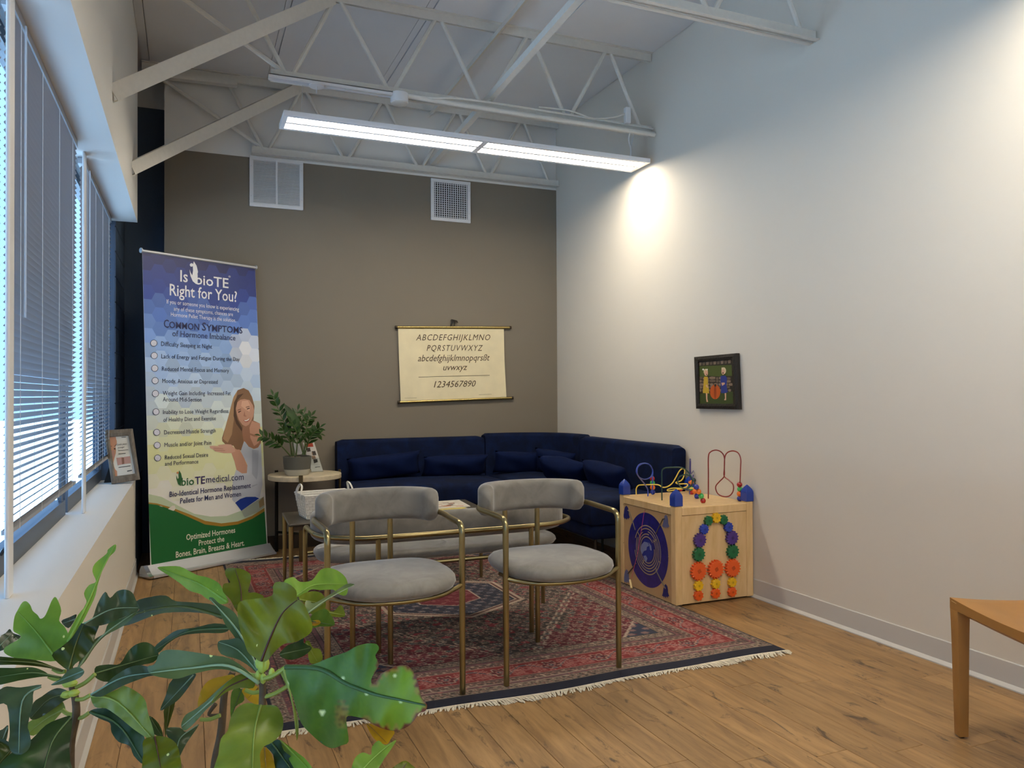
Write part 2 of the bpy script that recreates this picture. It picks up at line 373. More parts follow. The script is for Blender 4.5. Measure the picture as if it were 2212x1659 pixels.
# venetian blinds ------------------------------------------------------
def blind(a, b, label, wand):
    t = thing('venetian_blind', label, 'blind', (-.545, (a+b)/2, .9), 'venetian blinds in the window wall')
    build('head_rail', MB().box((-.565, a, 2.625), (-.53, b, 2.658)), M_BLIND, t)
    build('bottom_rail', MB().box((-.560, a, .90), (-.535, b, .915)), M_BLIND, t)
    n, w, pitch = 67, .0158, .0255
    ca, sa = math.cos(math.radians(43)), math.sin(math.radians(43))
    me = None
    for k in range(n):
        z = .925+k*pitch
        if me is None:
            vs = []
            for y in (a, b):
                for q, c in ((-1, 0), (-.5, .0016), (0, .0022), (.5, .0016), (1, 0)):
                    dx, dz = q*w*ca-c*sa, q*w*sa+c*ca; vs.append((dx, y-(a+b)/2, dz))
            mb = MB().add(vs, [(i, i+1, i+6, i+5) for i in range(4)])
            m = bpy.data.meshes.new('slat'); m.from_pydata(mb.v, [], mb.f); m.materials.append(M_BLIND); m.shade_smooth(); me = m
        o = bpy.data.objects.new('slat', me); COL.objects.link(o); o.parent = t; o.location = (0, 0, z-.9)
    L = b-a
    for q in (.09, .36, .63, .90):
        y = a+L*q
        build('ladder_cord', MB().tube([(-.532, y, .9), (-.532, y, 2.63)], .0011, 5).tube([(-.558, y, .9), (-.558, y, 2.63)], .0011, 5), M_WHITEM, t)
    if wand: build('tilt_wand', MB().tube([(-.522, a+.16, 1.62), (-.522, a+.16, 2.63)], .004, 6), mat('clear_plastic', '#dfe6ee', .1, trans=.5), t)
    return t
blind(1.02, 2.775, 'venetian blind cut by the left edge, nearest the plant', True)
blind(2.93, 4.50, 'middle venetian blind with long clear tilt wand', True)
blind(4.79, 6.36, 'farthest venetian blind, behind the small framed notice', True)

# ============================================================ ROOF STEEL
BOT = [.61, 1.30, 1.99, 2.68, 3.35]; TOP = [.27, .93, 1.65, 2.365, 3.04]
def truss(Y, label, left=-.36, botx0=.495):
    t = thing('roof_truss', label, 'truss', (1.5, Y, 3.43), 'white steel roof trusses')
    for nm, z, x0 in (('bottom_chord', 3.43, botx0), ('top_chord', 4.02, left)):
        mb = MB()
        for s in (-1, 1):
            mb.box((x0, Y+s*.012-(.032 if s < 0 else 0), z if nm[0] == 'b' else z+.058), (3.432, Y+s*.012+(.032 if s > 0 else 0), z+.006 if nm[0] == 'b' else z+.064))
            mb.box((x0, Y+s*.012-.003, z), (3.432, Y+s*.012+.003, z+.064))
        build(nm, mb, M_STEEL, t)
    zb, zt = 3.47, 4.04
    segs = [(BOT[0], zb, -.33, zt)]
    for i, b in enumerate(BOT):
        segs.append((b-.02, zb, TOP[i]+.02, zt))
        if i+1 < len(TOP): segs.append((b+.02, zb, TOP[i+1]-.02, zt))
    for a in segs: build('web_rod', MB().tube([(a[0], Y, a[1]), (a[2], Y, a[3])], .016, 8), M_STEEL, t, smooth=True)
    return t
truss(3.50, 'nearest roof truss, high at the top right of the room')
t2 = truss(5.26, 'middle roof truss carrying the conduit above the lit fixture')
truss(6.955, 'farthest roof truss, against the top of the taupe wall')
_a, _b = aty(352, 166, 6.9), aty(512, 184, 6.9)
build('end_bracket', MB().obox(_a, _b, (0, .035, 0), (0, 0, .012)).obox(_a+Vector((0, 0, .03)), _b+Vector((0, 0, .03)), (0, .006, 0), (0, 0, .02)), M_STEEL, bpy.data.objects['roof_truss.002'])
def brace(p, q, label):
    p, q = Vector(p), Vector(q); d = (q-p).normalized(); side = d.cross(Vector((0, 0, 1))).normalized(); up = side.cross(d).normalized()
    mb = MB().obox(p, q, side*.026, up*.0035); 
    mb = MB(); mb.obox(p, q, up*.042, side*.003); mb.obox(p+up*.04-side*.022, q+up*.04-side*.022, side*.022, up*.003); mb.obox(p-up*.04-side*.022, q-up*.04-side*.022, side*.022, up*.003)
    return tag(build('diagonal_brace', mb, M_STEEL), label, 'brace')
brace((-.36, 4.40, 2.90), (.90, 5.24, 4.04), 'nearer diagonal steel brace rising from bulkhead to middle truss')
brace((-.36, 5.85, 2.905), (.88, 6.93, 4.04), 'farther diagonal steel brace rising from bulkhead to farthest truss')
tag(build('bridging_bar', MB().obox((1.93, 2.5, 3.515), (2.12, 6.97, 3.515), (.022, 0, 0), (0, 0, .003)).obox((1.91, 2.5, 3.535), (2.10, 6.97, 3.535), (.003, 0, 0), (0, 0, .022)), M_STEEL), 'lower bridging bar lying across the bottom chords of the trusses', 'bar')
tag(build('bridging_bar', MB().obox((2.06, 2.5, 4.0), (2.11, 6.97, 4.0), (.018, 0, 0), (0, 0, .003)).obox((2.04, 2.5, 3.985), (2.09, 6.97, 3.985), (.003, 0, 0), (0, 0, .018)), M_STEEL), 'upper bridging bar just below the roof deck', 'bar')
# services on the middle truss
tag(build('conduit', MB().tube([(.97, 5.19, 3.425), (1.4, 5.19, 3.425), (1.75, 5.195, 3.42), (3.43, 5.20, 3.415)], .019, 10), M_STEEL, smooth=True), 'fat white conduit along the middle truss', 'conduit')
tag(build('conduit', MB().tube(spline([(1.46, 5.21, 3.44), (1.6, 5.17, 3.43), (1.8, 5.17, 3.455), (2.4, 5.20, 3.47), (3.43, 5.22, 3.465)]), .008, 8), M_STEEL, smooth=True), 'thin white conduit beside the round junction box', 'conduit')
jb = thing('junction_box', 'round white junction box under the middle truss', 'junction box', (1.345, 5.2, 3.40))
build('box_body', MB().lathe((1.345, 5.2, 3.37), [(.058, 0), (.062, .004), (.062, .065), (.055, .07)], 20), M_WHITEM, jb, smooth=True)
build('cover', MB().lathe((1.345, 5.2, 3.362), [(.05, 0), (.058, .003), (.058, .009), (.05, .01)], 20), M_STEEL, jb, smooth=True)
tk = thing('lighting_track', 'white surface track with hanger, left end of middle truss', 'track', (.6, 5.2, 3.43))
tb = MB(); tb.box((.475, 5.165, 3.405), (1.29, 5.172, 3.43)); tb.box((.475, 5.215, 3.405), (1.29, 5.222, 3.43)); tb.box((.475, 5.165, 3.425), (1.29, 5.222, 3.43))
build('channel', tb, M_WHITEM, tk); build('hanger', MB().lathe((.78, 5.19, 3.395), [(.05, 0), (.05, .01), (.03, .014)], 16).tube([(.78, 5.19, 3.40), (.78, 5.19, 3.35)], .004, 6), M_WHITEM, tk)
pb = thing('power_pack', 'small white power pack strapped to the middle truss near the wall', 'power pack', (3.2, 5.19, 3.48))
p0 = aty(1355, 252, 5.19)
build('case', MB().box((p0.x-.022, 5.17, p0.z-.055), (p0.x+.022, 5.21, p0.z+.07)), M_WHITEM, pb, bevel=.004, seg=1)
build('cord', MB().tube(spline([(p0.x-.02, 5.19, p0.z+.02), (p0.x-.12, 5.19, p0.z-.02), (p0.x-.3, 5.2, p0.z-.05), (p0.x-.5, 5.2, p0.z-.02), (2.42, 5.22, 3.50)]), .006, 6), M_STEEL, pb)

# pendant fixtures
M_LED = mat('lit_diffuser', (1, 1, 1), .5, emit=(1.0, .885, .705), es=LED)
def fixture(dy, label):
    Y0, Y1, z = 5.21+dy, 5.50+dy, 3.19
    t = thing('pendant_light', label, 'light', (2.0, 5.355+dy, z), 'linear pendant lights')
    mb = MB(); x0, x1 = .572, 3.395
    mb.box((x0, Y0, z+.015), (x1, Y1, z+.03)); mb.box((x0, Y0, z-.004), (x1, Y0+.030, z+.0149)); mb.box((x0, Y1-.030, z-.004), (x1, Y1, z+.0149))
    mb.box((x0, Y0+.0301, z-.004), (x0+.03, Y1-.0301, z+.0149)); mb.box((x1-.03, Y0+.0301, z-.004), (x1, Y1-.0301, z+.0149)); mb.box((1.975, Y0+.0301, z-.004), (2.019, Y1-.0301, z+.0149))
    for xa, xb in ((x0+.0301, 1.9749), (2.0191, x1-.0301)): mb.box((xa, Y0+.132, z-.004), (xb, Y0+.158, z+.0149))
    build('housing', mb, mat('fixture_white', '#f2f2f4', .4), t)
    for xa, xb in ((x0+.032, 1.973), (2.021, x1-.032)):
        for ya, yb2 in ((Y0+.032, Y0+.130), (Y0+.160, Y1-.032)):
            build('diffuser', MB().box((xa, ya, z+.002), (xb, yb2, z+.006)), M_LED, t)
    for xx in (.70, 3.28): build('hanging_wire', MB().tube([(xx, 5.355+dy, z+.03), (xx, 5.27+dy, 3.43)], .0018, 5), M_CHROME, t)
    if dy == 0: build('power_cord', MB().tube(spline([(3.20, 5.20, 3.40), (3.22, 5.25, 3.36), (3.27, 5.3, 3.30), (3.28, 5.33, 3.215)]), .006, 6), M_WHITEM, t)
    return t
fixture(0, 'lit linear pendant light hanging in front of the taupe wall')
fixture(-3.50, 'linear pendant light nearer the viewer, above the frame')
fixture(-7.00, 'unseen linear pendant light added at the rear to light the room')  # extra fixture out of view, added for more light in the room
# ============================================================ ON THE BACK WALL
def register(label, x0, x1, z0, z1, style):
    t = thing('air_register', label, 'vent', ((x0+x1)/2, YB, (z0+z1)/2)); f = .032; Y = YB
    mb = MB()
    for a, b in (((x0, z0), (x1, z0+f)), ((x0, z1-f), (x1, z1)), ((x0, z0+f), (x0+f, z1-f)), ((x1-f, z0+f), (x1, z1-f))):
        mb.box((a[0], Y-.014, a[1]), (b[0], Y, b[1]))
    build('frame', mb, M_WHITEM, t, bevel=.002, seg=1)
    build('duct_opening', MB().box((x0+f, Y-.003, z0+f), (x1-f, Y-.001, z1-f)), M_BLACK, t)
    if style == 'louvre':
        n = 30; xm = (x0+x1)/2
        build('centre_bar', MB().box((xm-.008, Y-.013, z0+f), (xm+.008, Y-.004, z1-f)), M_WHITEM, t)
        for k in range(n):
            z = z0+f+(z1-z0-2*f)*(k+.5)/n
            for a, b in ((x0+f, xm-.008), (xm+.008, x1-f)):
                build('louvre', MB().obox((a, Y-.008, z), (b, Y-.008, z), (0, .004, .0058), (0, .0006, -.0006)), M_WHITEM, t)
    else:
        for k in range(15):
            x = x0+f+(x1-x0-2*f)*(k+.5)/15; build('grille_bar', MB().box((x-.0035, Y-.013, z0+f), (x+.0035, Y-.008, z1-f)), M_WHITEM, t)
        for k in range(16):
            z = z0+f+(z1-z0-2*f)*(k+.5)/16; build('cross_bar', MB().box((x0+f, Y-.008, z-.0028), (x1-f, Y-.005, z+.0028)), M_CHROME, t)
    sc = MB()
    for sx in (x0+.014, x1-.014):
        for sz in (z0+.09, z1-.09): sc.ball((sx, Y-.0145, sz), .004, 6)
    build('screws', sc, M_CHROME, t)
register('larger white return air register with horizontal louvres, at left', .480, .933, 2.985, 3.425, 'louvre')
register('smaller white register with egg-crate grid, at right', 2.112, 2.509, 2.999, 3.397, 'grid')

# alphabet chart: a rolled-down sheet between two rods
PY = YB-.022
def K(x, y): return aty(820+x/7.135, 680+y/7.135, PY)
ch = thing('alphabet_chart', 'cream alphabet scroll hanging above the blue sofa', 'poster', K(1100, 200))
nrm = Vector((0, -1, 0))
paper = [K(285, 215), K(1915, 222), K(1925, 700), K(1955, 1275), K(325, 1335), K(300, 700)]
M_PAPER = mat('aged_paper', '#e9dcb6', .8, var=.06, vscale=7, bump=.25, bscale=10)
build('sheet', MB().slab(paper, (0, 1, 0), .002), M_PAPER, ch, label='cream paper with brown italic letters')
for a, b in ((K(250, 192), K(2018, 197)), (K(290, 1350), K(2050, 1281))):
    d = (b-a).normalized()
    build('rod', MB().tube([a, b], .0125, 14), mat('polished_brass', '#b9a56a', .22, metal=1.), ch, smooth=True)
    build('rod_cap', MB().tube([a-d*.006, a+d*.012], .0155, 12).tube([b-d*.012, b+d*.006], .0155, 12), M_BRASSD, ch, smooth=True)
bow = MB()
for pts in (((1150, 85), (1110, 75), (1095, 95), (1150, 88)), ((1150, 85), (1195, 95), (1208, 118), (1150, 92)), ((1145, 90), (1115, 120), (1098, 170)), ((1150, 90), (1155, 130), (1153, 172))):
    bow.tube([K(*p) for p in pts], .007, 6, flat=.35)
build('ribbon', bow, mat('black_ribbon', '#16120d', .6), ch, label='small black bow')
pr = MB(); yy = Vector((0, -.0012, 0))
def kt(s, a, b, cap, **k): text_on(pr, s, K(*a)+yy, K(*b)+yy, K(a[0], a[1]-cap)-K(*a), shear=.28, **k)
kt('ABCDEFGHIJKLMNO', (560, 395), (1705, 392), 92, space=1.15); kt('PQRSTUVWXYZ', (725, 557), (1592, 555), 90, space=1.2)
kt('abcdefghijklmnopqrsßt', (590, 718), (1697, 705), 100); kt('uvwxyz', (980, 857), (1352, 850), 96); kt('1234567890', (835, 1120), (1482, 1105), 95)
def kline(a, b, w): pr.poly3([K(a[0], a[1]-w)+yy, K(b[0], b[1]-w)+yy, K(b[0], b[1]+w)+yy, K(a[0], a[1]+w)+yy])
kline((600, 960), (1695, 931), 3); kline((385, 1284), (570, 1280), 1.5); kline((1530, 1230), (1725, 1225), 1.5)
build('lettering', pr, flat('ink_brown', '#4a3518'), ch, recalc=False)

# ============================================================ PICTURE ON RIGHT WALL
PX = XR-.028
def Kp(x, y, d=0.): return atx(1480+x/10.37, 740+y/10.37, PX-d)
pic = thing('framed_photo', 'black framed photo of two children beside a pumpkin', 'picture', Kp(700, 900))
def frame_mesh(outer, inner, nrm_, depth, mb=None):
    mb = mb or MB(); o = [Vector(p) for p in outer]; i = [Vector(p) for p in inner]; n = Vector(nrm_).normalized()
    ob = [p+n*depth for p in o]; ib = [p+n*depth for p in i]
    mid = [a*.45+b*.55-n*.004 for a, b in zip(o, i)]
    vs = o+mid+i+ob+ib; fs = []
    for k in range(4):
        j = (k+1) % 4
        fs += [(k, j, 4+j, 4+k), (4+k, 4+j, 8+j, 8+k), (8+k, 8+j, 16+j, 16+k), (k, j, 12+j, 12+k), (12+k, 12+j, 16+j, 16+k)]
    return mb.add(vs, fs)
build('frame', frame_mesh([Kp(200, 325), Kp(1150, 238), Kp(1205, 1500), Kp(245, 1480)], [Kp(285, 430), Kp(1035, 370), Kp(1080, 1372), Kp(310, 1368)], (1, 0, 0), .026), mat('carved_black_wood', '#241f1a', .45, bump=.8, bscale=90), pic)
pp = MB(); cols = []
PCOL = {'grass': '#4d5a24', 'dgrass': '#3d4a1d', 'stone': '#8a7562', 'stone2': '#6b5a4b', 'dark': '#2a211a', 'skin': '#d9a88a', 'yellow': '#c9a52c', 'blue': '#2c3a86', 'pump': '#c4581a', 'pump2': '#9c4212', 'blond': '#d9c59c', 'white': '#e8e2d8'}
pnames = list(PCOL); pm = [flat('photo_'+k, v) for k, v in PCOL.items()]; lay = [.001]
def pp_(c, pts, z=None):
    d = lay[0]; lay[0] += .00006; pp.poly3([Kp(*p, -.012+d) for p in pts], pnames.index(c))
pp_('grass', [(280, 425), (1040, 365), (1085, 1377), (305, 1373)]); pp_('dark', [(280, 425), (1040, 365), (1045, 500), (285, 530)])
for k in range(9): x = 300+k*82; pp_('stone2' if k % 2 else 'stone', [(x, 450-(k*7)), (x+70, 440-(k*7)), (x+62, 510-(k*6)), (x+8, 518-(k*6))])
pp_('dark', [(290, 790), (520, 750), (760, 760), (1050, 745), (1065, 1100), (300, 1150)])
random.seed(3)
for r in range(5):
    x = 295
    while x < 1010:
        wd = random.randint(70, 150); y = 770+r*68+random.randint(-8, 8)
        pp_(random.choice(['stone', 'stone2', 'stone']), [(x, y+8), (x+wd*.4, y-4), (x+wd-10, y+6), (x+wd-14, y+52), (x+wd*.3, y+58), (x+4, y+48)]); x += wd
pp_('dgrass', [(300, 1160), (1070, 1110), (1082, 1374), (306, 1372)])
pp_('pump', circle_px(672, 1105, 116, 165)); pp_('pump2', circle_px(672, 1110, 28, 160)); pp_('dark', [(650, 935), (700, 930), (695, 985), (655, 985)])
pp_('skin', [(462, 1130), (500, 1130), (498, 1260), (515, 1330), (480, 1330), (470, 1260)]); pp_('skin', [(885, 1120), (918, 1120), (918, 1290), (870, 1290), (893, 1250)])
pp_('yellow', [(425, 765), (505, 765), (512, 900), (540, 1140), (395, 1130), (410, 950)]); pp_('skin', [(455, 960), (490, 940), (515, 1010), (495, 1015)])
pp_('blue', [(795, 750), (900, 735), (940, 800), (925, 950), (955, 1110), (900, 1135), (805, 1130), (800, 960), (790, 850)]); pp_('skin', [(810, 900), (885, 895), (890, 930), (830, 970)])
pp_('blond', circle_px(462, 650, 48, 62)); pp_('skin', circle_px(470, 685, 42, 62)); pp_('white', circle_px(404, 603, 20)); pp_('white', circle_px(492, 603, 16)); pp_('dark', circle_px(480, 715, 10, 14))
pp_('blond', circle_px(865, 630, 52, 75)); pp_('skin', circle_px(850, 650, 38, 70)); pp_('dark', circle_px(848, 683, 13, 20)); pp_('blond', [(815, 560), (880, 555), (870, 600), (815, 610)])
build('print', pp, pm, pic, recalc=False, label='photo print of two children and a pumpkin')

# ============================================================ BANNER STAND
BL, BR = aty(325, 1229, 6.33), aty(578.5, 1189, 6.84); TL, TR = aty(307, 544, 6.37), aty(551, 580, 6.93)
bn = (BR-BL).cross(TL-BL).normalized()
if bn.y > 0: bn = -bn
ban = thing('banner_stand', 'tall retractable banner with blue hexagons and green foot', 'banner', ((BL.x+BR.x)/2, (BL.y+BR.y)/2, 0))
def bil(u, v, d=0.): return (BL*(1-u)+BR*u)*(1-v)+(TL*(1-u)+TR*u)*v+bn*d
# the sheet is a ruled surface: photographed points are placed by solving for (u, v)
def buv(px, py):
    d = ray(px, py).normalized(); u, v = .5, .5
    for _ in range(14):
        p = bil(u, v)-CAM; r = p-d*p.dot(d); du = bil(u+1e-4, v)-CAM; dv = bil(u, v+1e-4)-CAM
        ru = ((du-d*du.dot(d))-r)/1e-4; rv = ((dv-d*dv.dot(d))-r)/1e-4
        a, b, c = ru.dot(ru), ru.dot(rv), rv.dot(rv); e, f = -ru.dot(r), -rv.dot(r); D = a*c-b*b
        u += (e*c-f*b)/D; v += (a*f-b*e)/D
    return u, v
lb = [.001]
def B1(x, y, d): u, v = buv(290+x/4.609, 520+y/4.609); return bil(u, v, d)
def B2(x, y, d): u, v = buv(290+x/4.253, 870+y/4.253); return bil(u, v, d)
def B3(x, y, d): u, v = buv(450+x/5.53, 830+y/5.53); return bil(u, v, d)
g = MB(); n = 12
vs = [bil(i/n, j/n, e) for e in (-.0006, .0006) for j in range(n+1) for i in range(n+1)]; q = (n+1)**2
g.add(vs, [(j*(n+1)+i, j*(n+1)+i+1, (j+1)*(n+1)+i+1, (j+1)*(n+1)+i) for j in range(n) for i in range(n)]+[(q+j*(n+1)+i, q+(j+1)*(n+1)+i, q+(j+1)*(n+1)+i+1, q+j*(n+1)+i+1) for j in range(n) for i in range(n)])
sheet = build('banner_sheet', g, mat('banner_vinyl', '#dfe3ea', .45), ban, recalc=False)
# hexagon print with one colour per cell
def clip(poly, f):
    out = []
    for i in range(len(poly)):
        a, b = poly[i], poly[(i+1) % len(poly)]; fa, fb = f(a), f(b)
        if fa >= 0: out.append(a)
        if (fa >= 0) != (fb >= 0): t = fa/(fa-fb); out.append((a[0]+(b[0]-a[0])*t, a[1]+(b[1]-a[1])*t))
    return out
hexc = []; hx = MB(); R = .062; asp = (TL-BL).length/(BR-BL).length
keys = [(0, '#f3f1ea'), (.22, '#efeee6'), (.30, '#e9ecc0'), (.38, '#e6e8a8'), (.46, '#e3ebdc'), (.55, '#c9dcf0'), (.64, '#abc8ef'), (.72, '#90b4ea'), (.80, '#6288d4'), (.88, '#2c479c'), (1.0, '#242a63')]
def kcol(v):
    for (a, ca), (b, cb) in zip(keys, keys[1:]):
        if v <= b: t = (v-a)/(b-a); A, Bc = lin(ca), lin(cb); return [A[k]*(1-t)+Bc[k]*t for k in range(3)]
    return list(lin(keys[-1][1])[:3])
j = 0; vv = -R
while vv < asp+R:
    uu = -R+(R*.75*2 if j % 2 else 0)*1.0
    while uu < 1+R:
        P = [(uu+R*math.cos(PI/3*k), vv+R*math.sin(PI/3*k)) for k in range(6)]
        for f in (lambda p: p[0]-.001, lambda p: .999-p[0], lambda p: p[1]-.001, lambda p: asp*.999-p[1]):
            if P: P = clip(P, f)
        if len(P) > 2:
            v = vv/asp+random.uniform(-.03, .03); c = kcol(min(1, max(0, v)))
            wh = max(0, 1-((uu-.88)**2/.03+(vv/asp-.70)**2/.008))
            if v > .42: c = [x*(1-wh*.8)+.85*wh*.8 for x in c]; s_ = random.uniform(.86, 1.14); c = [min(1, x*s_) for x in c]
            hx.add([bil(p[0], p[1]/asp, .001) for p in P], [tuple(range(len(P)))]); hexc += [c]*len(P)
        uu += R*3
    vv += R*math.sqrt(3)/2; j += 1
ho = build('hexagon_print', hx, attr_mat('banner_print', .4), sheet, recalc=False)
ca = ho.data.color_attributes.new('Col', 'FLOAT_COLOR', 'POINT'); ca.data.foreach_set('color', np.array([list(c)+[1] for c in hexc], dtype=np.float32).ravel())
def bprint(name, items, label=None):
    """items: (colour, frame, outline) or text tuples, each a hair further out"""
    mb = MB(); ms = []; 
    for it in items:
        c = it[0]
        if c not in ms: ms.append(c)
        d = lb[0]; lb[0] += .00005; F = it[1]
        if isinstance(it[2], str):
            _, _, s, a, b, cap, kw = it; text_on(mb, s, F(*a, d), F(*b, d), F(a[0], a[1]-cap, d)-F(*a, d), mi=ms.index(c), **kw)
        else: mb.poly3([F(*p, d) for p in it[2]], ms.index(c))
    return build(name, mb, [flat(c.strip('#'), c, .45) for c in ms], sheet, recalc=False, label=label)
lb[0] = .0016
GW, LG, GD = '#1d6b35', '#c2d3b4', '#a9812f'
bprint('wave_print', [
 (LG, B2, [(128, 838), (250, 865), (400, 945), (550, 1020), (700, 1046), (850, 1040), (1000, 985), (1190, 860), (1196, 985), (1080, 1060), (950, 1110), (800, 1130), (650, 1110), (500, 1040), (350, 975), (200, 930), (132, 918)]),
 (GD, B2, [(130, 915), (210, 925), (350, 965), (500, 1022), (650, 1085), (800, 1108), (950, 1090), (1080, 1040), (1195, 965), (1197, 1000), (1080, 1068), (950, 1118), (800, 1138), (650, 1120), (500, 1052), (350, 985), (200, 942), (131, 930)]),
 (GW, B2, [(131, 928), (210, 938), (350, 984), (500, 1050), (650, 1118), (800, 1137), (950, 1118), (1080, 1068), (1197, 996), (1218, 1325), (700, 1430), (158, 1538)]),
 ('#e6e1d6', B2, circle_px(240, 970, 25, 23)), ('#e6e1d6', B2, [(262, 1010), (350, 945), (372, 945), (378, 970), (370, 985), (290, 1045), (265, 1045), (257, 1028)]),
])
skin, hair = '#cf9d84', '#8d6a4f'
bprint('woman_print', [
 (hair, B3, [(420, 45), (350, 70), (300, 150), (270, 260), (240, 380), (200, 520), (163, 640), (165, 680), (200, 715), (300, 735), (330, 790), (395, 790), (440, 700), (540, 420), (550, 260), (520, 150), (480, 75)]),
 ('#b08c68', B3, [(345, 80), (300, 150), (270, 260), (240, 380), (190, 560), (172, 650), (230, 700), (280, 600), (300, 450), (318, 300), (330, 180)]),
 ('#5b4334', B3, [(420, 110), (350, 190), (322, 300), (345, 420), (400, 520), (420, 650), (395, 560), (330, 470), (300, 380), (305, 220), (350, 130)]),
 ('#a9795f', B3, [(420, 480), (530, 430), (615, 470), (628, 640), (627, 700), (590, 760), (540, 772), (480, 745), (420, 690), (400, 560)]),
 (skin, B3, [(520, 440), (612, 470), (625, 600), (600, 700), (545, 740), (500, 640), (490, 520)]),
 ('#c9cfda', B3, [(425, 680), (440, 690), (480, 745), (540, 775), (595, 755), (628, 700), (645, 1200), (612, 1352), (450, 1342), (310, 1412), (283, 1380), (290, 1150), (330, 1020), (455, 1060), (465, 960), (385, 800)]),
 ('#b3bac8', B3, [(520, 780), (600, 790), (585, 1200), (520, 1230)]),
 (skin, B3, [(285, 750), (340, 780), (372, 780), (425, 880), (465, 970), (458, 1062), (400, 1066), (335, 1022), (310, 920), (272, 815)]),
 ('#d8ab95', B3, [(12, 738), (60, 735), (130, 742), (105, 728), (160, 722), (210, 715), (270, 720), (312, 762), (322, 802), (270, 822), (180, 822), (80, 802), (55, 778), (22, 765)]),
 ('#b98470', B3, [(60, 760), (180, 768), (176, 773), (60, 768)]), ('#b98470', B3, [(60, 782), (200, 790), (196, 796), (80, 790)]),
 (skin, B3, [(345, 215), (380, 185), (430, 176), (490, 190), (530, 250), (545, 310), (535, 380), (510, 440), (480, 485), (445, 503), (405, 485), (362, 425), (338, 355), (328, 285)]),
 ('#e2b49a', B3, [(400, 200), (470, 195), (500, 260), (490, 330), (440, 300), (390, 260)]),
 ('#4a3024', B3, [(350, 330), (385, 315), (392, 322), (360, 342)]), ('#4a3024', B3, [(455, 292), (490, 280), (495, 290), (462, 302)]),
 ('#6b4635', B3, [(345, 308), (390, 292), (390, 299), (347, 316)]), ('#6b4635', B3, [(445, 272), (492, 260), (493, 267), (447, 280)]),
 ('#b5806b', B3, [(430, 320), (440, 375), (455, 378), (450, 388), (425, 385), (418, 375)]),
 ('#a84b45', B3, [(415, 428), (450, 425), (498, 398), (490, 430), (465, 450), (435, 450)]), ('#f2efe9', B3, [(422, 430), (452, 428), (494, 403), (480, 430), (455, 442), (436, 442)]),
 ('#1f3f9a', B3, [(318, 1415), (380, 1370), (450, 1345), (560, 1345), (606, 1362), (480, 1450), (392, 1512)]),
 ('#a9b3a4', B3, [(392, 1512), (480, 1452), (600, 1375), (660, 1345), (668, 1460), (600, 1520), (432, 1590)]), ('#a08b62', B3, [(600, 1400), (655, 1345), (668, 1440), (610, 1480)]),
], 'printed woman in a white top, palm raised')
NV, WT, DK = '#232a5c', '#f1f2f6', '#2a3050'
k0 = dict(weight=0.0); kb = dict(weight=.011); kt_ = dict(weight=0.)
T1 = [('Is', (455, 405), (530, 414), 112, kb, WT), ('bioTE', (612, 432), (936, 473), 98, kb, WT), ('®', (934, 366), (957, 368), 18, k0, WT), ('Right for You?', (350, 542), (1020, 610), 112, kb, WT),
 ('If you or someone you know is experiencing', (320, 625), (1040, 702), 42, k0, WT), ('any of these symptoms, chances are', (390, 695), (980, 752), 40, k0, WT), ('Hormone Pellet Therapy is the solution.', (362, 752), (1010, 812), 40, k0, WT),
 ('C', (292, 862), (342, 868), 78, kb, NV), ('OMMON', (345, 868), (645, 891), 64, kb, NV), ('S', (673, 893), (712, 896), 78, kb, NV), ('YMPTOMS', (716, 897), (1075, 924), 64, kb, NV), ('of Hormone Imbalance', (377, 950), (1005, 994), 58, k0, NV),
 ('Difficulty Sleeping at Night', (265, 1047), (772, 1075), 44, k0, DK), ('Lack of Energy and Fatigue During the Day', (268, 1170), (1046, 1200), 42, k0, DK), ('Reduced Mental Focus and Memory', (273, 1295), (940, 1312), 42, k0, DK),
 ('Moody, Anxious or Depressed', (277, 1416), (828, 1424), 42, k0, DK), ('Weight Gain Including  Increased Fat', (282, 1538), (957, 1538), 42, k0, DK), ('Around Mid-Section', (282, 1600), (668, 1602), 42, k0, DK)]
T2 = [('Inability to Lose Weight Regardless', (262, 104), (862, 92), 38, k0, DK), ('of Healthy Diet and Exercise', (266, 174), (747, 160), 38, k0, DK), ('Decreased Muscle Strength', (272, 291), (745, 272), 38, k0, DK),
 ('Muscle and/or Joint Pain', (275, 406), (706, 384), 38, k0, DK), ('Reduced Sexual Desire', (279, 521), (676, 494), 38, k0, DK), ('and Performance', (279, 579), (587, 556), 38, k0, DK),
 ('bio', (432, 762), (548, 752), 70, kb, '#2f6b3c'), ('TE', (555, 750), (648, 741), 68, kb, '#3a2a68'), ('medical.com', (658, 736), (1003, 708), 62, kt_, NV),
 ('Bio-Identical Hormone Replacement', (322, 866), (1068, 780), 48, kb, NV), ('Pellets for Men and Women', (420, 926), (978, 858), 48, kb, NV),
 ('Optimized Hormones', (475, 1262), (925, 1192), 52, kb, '#f0ecd6'), ('Protect the', (590, 1313), (825, 1272), 50, kb, '#f0ecd6'), ('Bones, Brain, Breasts & Heart.', (380, 1423), (1010, 1310), 54, kb, '#f0ecd6')]
for F, T in ((B1, T1), (B2, T2)):
    for s, a, b, cap, kw, c in T: lb[0] = .0042; bprint('lettering', [(c, F, s, a, b, cap, kw)])
lb[0] = .0044
fl = [(590, 205), (618, 250), (632, 310), (622, 350), (612, 385), (612, 432), (580, 405), (556, 350), (547, 285), (560, 320), (575, 345), (582, 300), (580, 250)]
fl2 = [(410, 620), (428, 650), (436, 690), (430, 720), (425, 765), (400, 745), (386, 700), (383, 665), (396, 700), (406, 690), (405, 650)]
bprint('emblem', [(WT, B1, fl), (WT, B1, circle_px(567, 242, 17)), ('#2f6b3c', B2, fl2), ('#e0925a', B2, circle_px(396, 643, 10))])
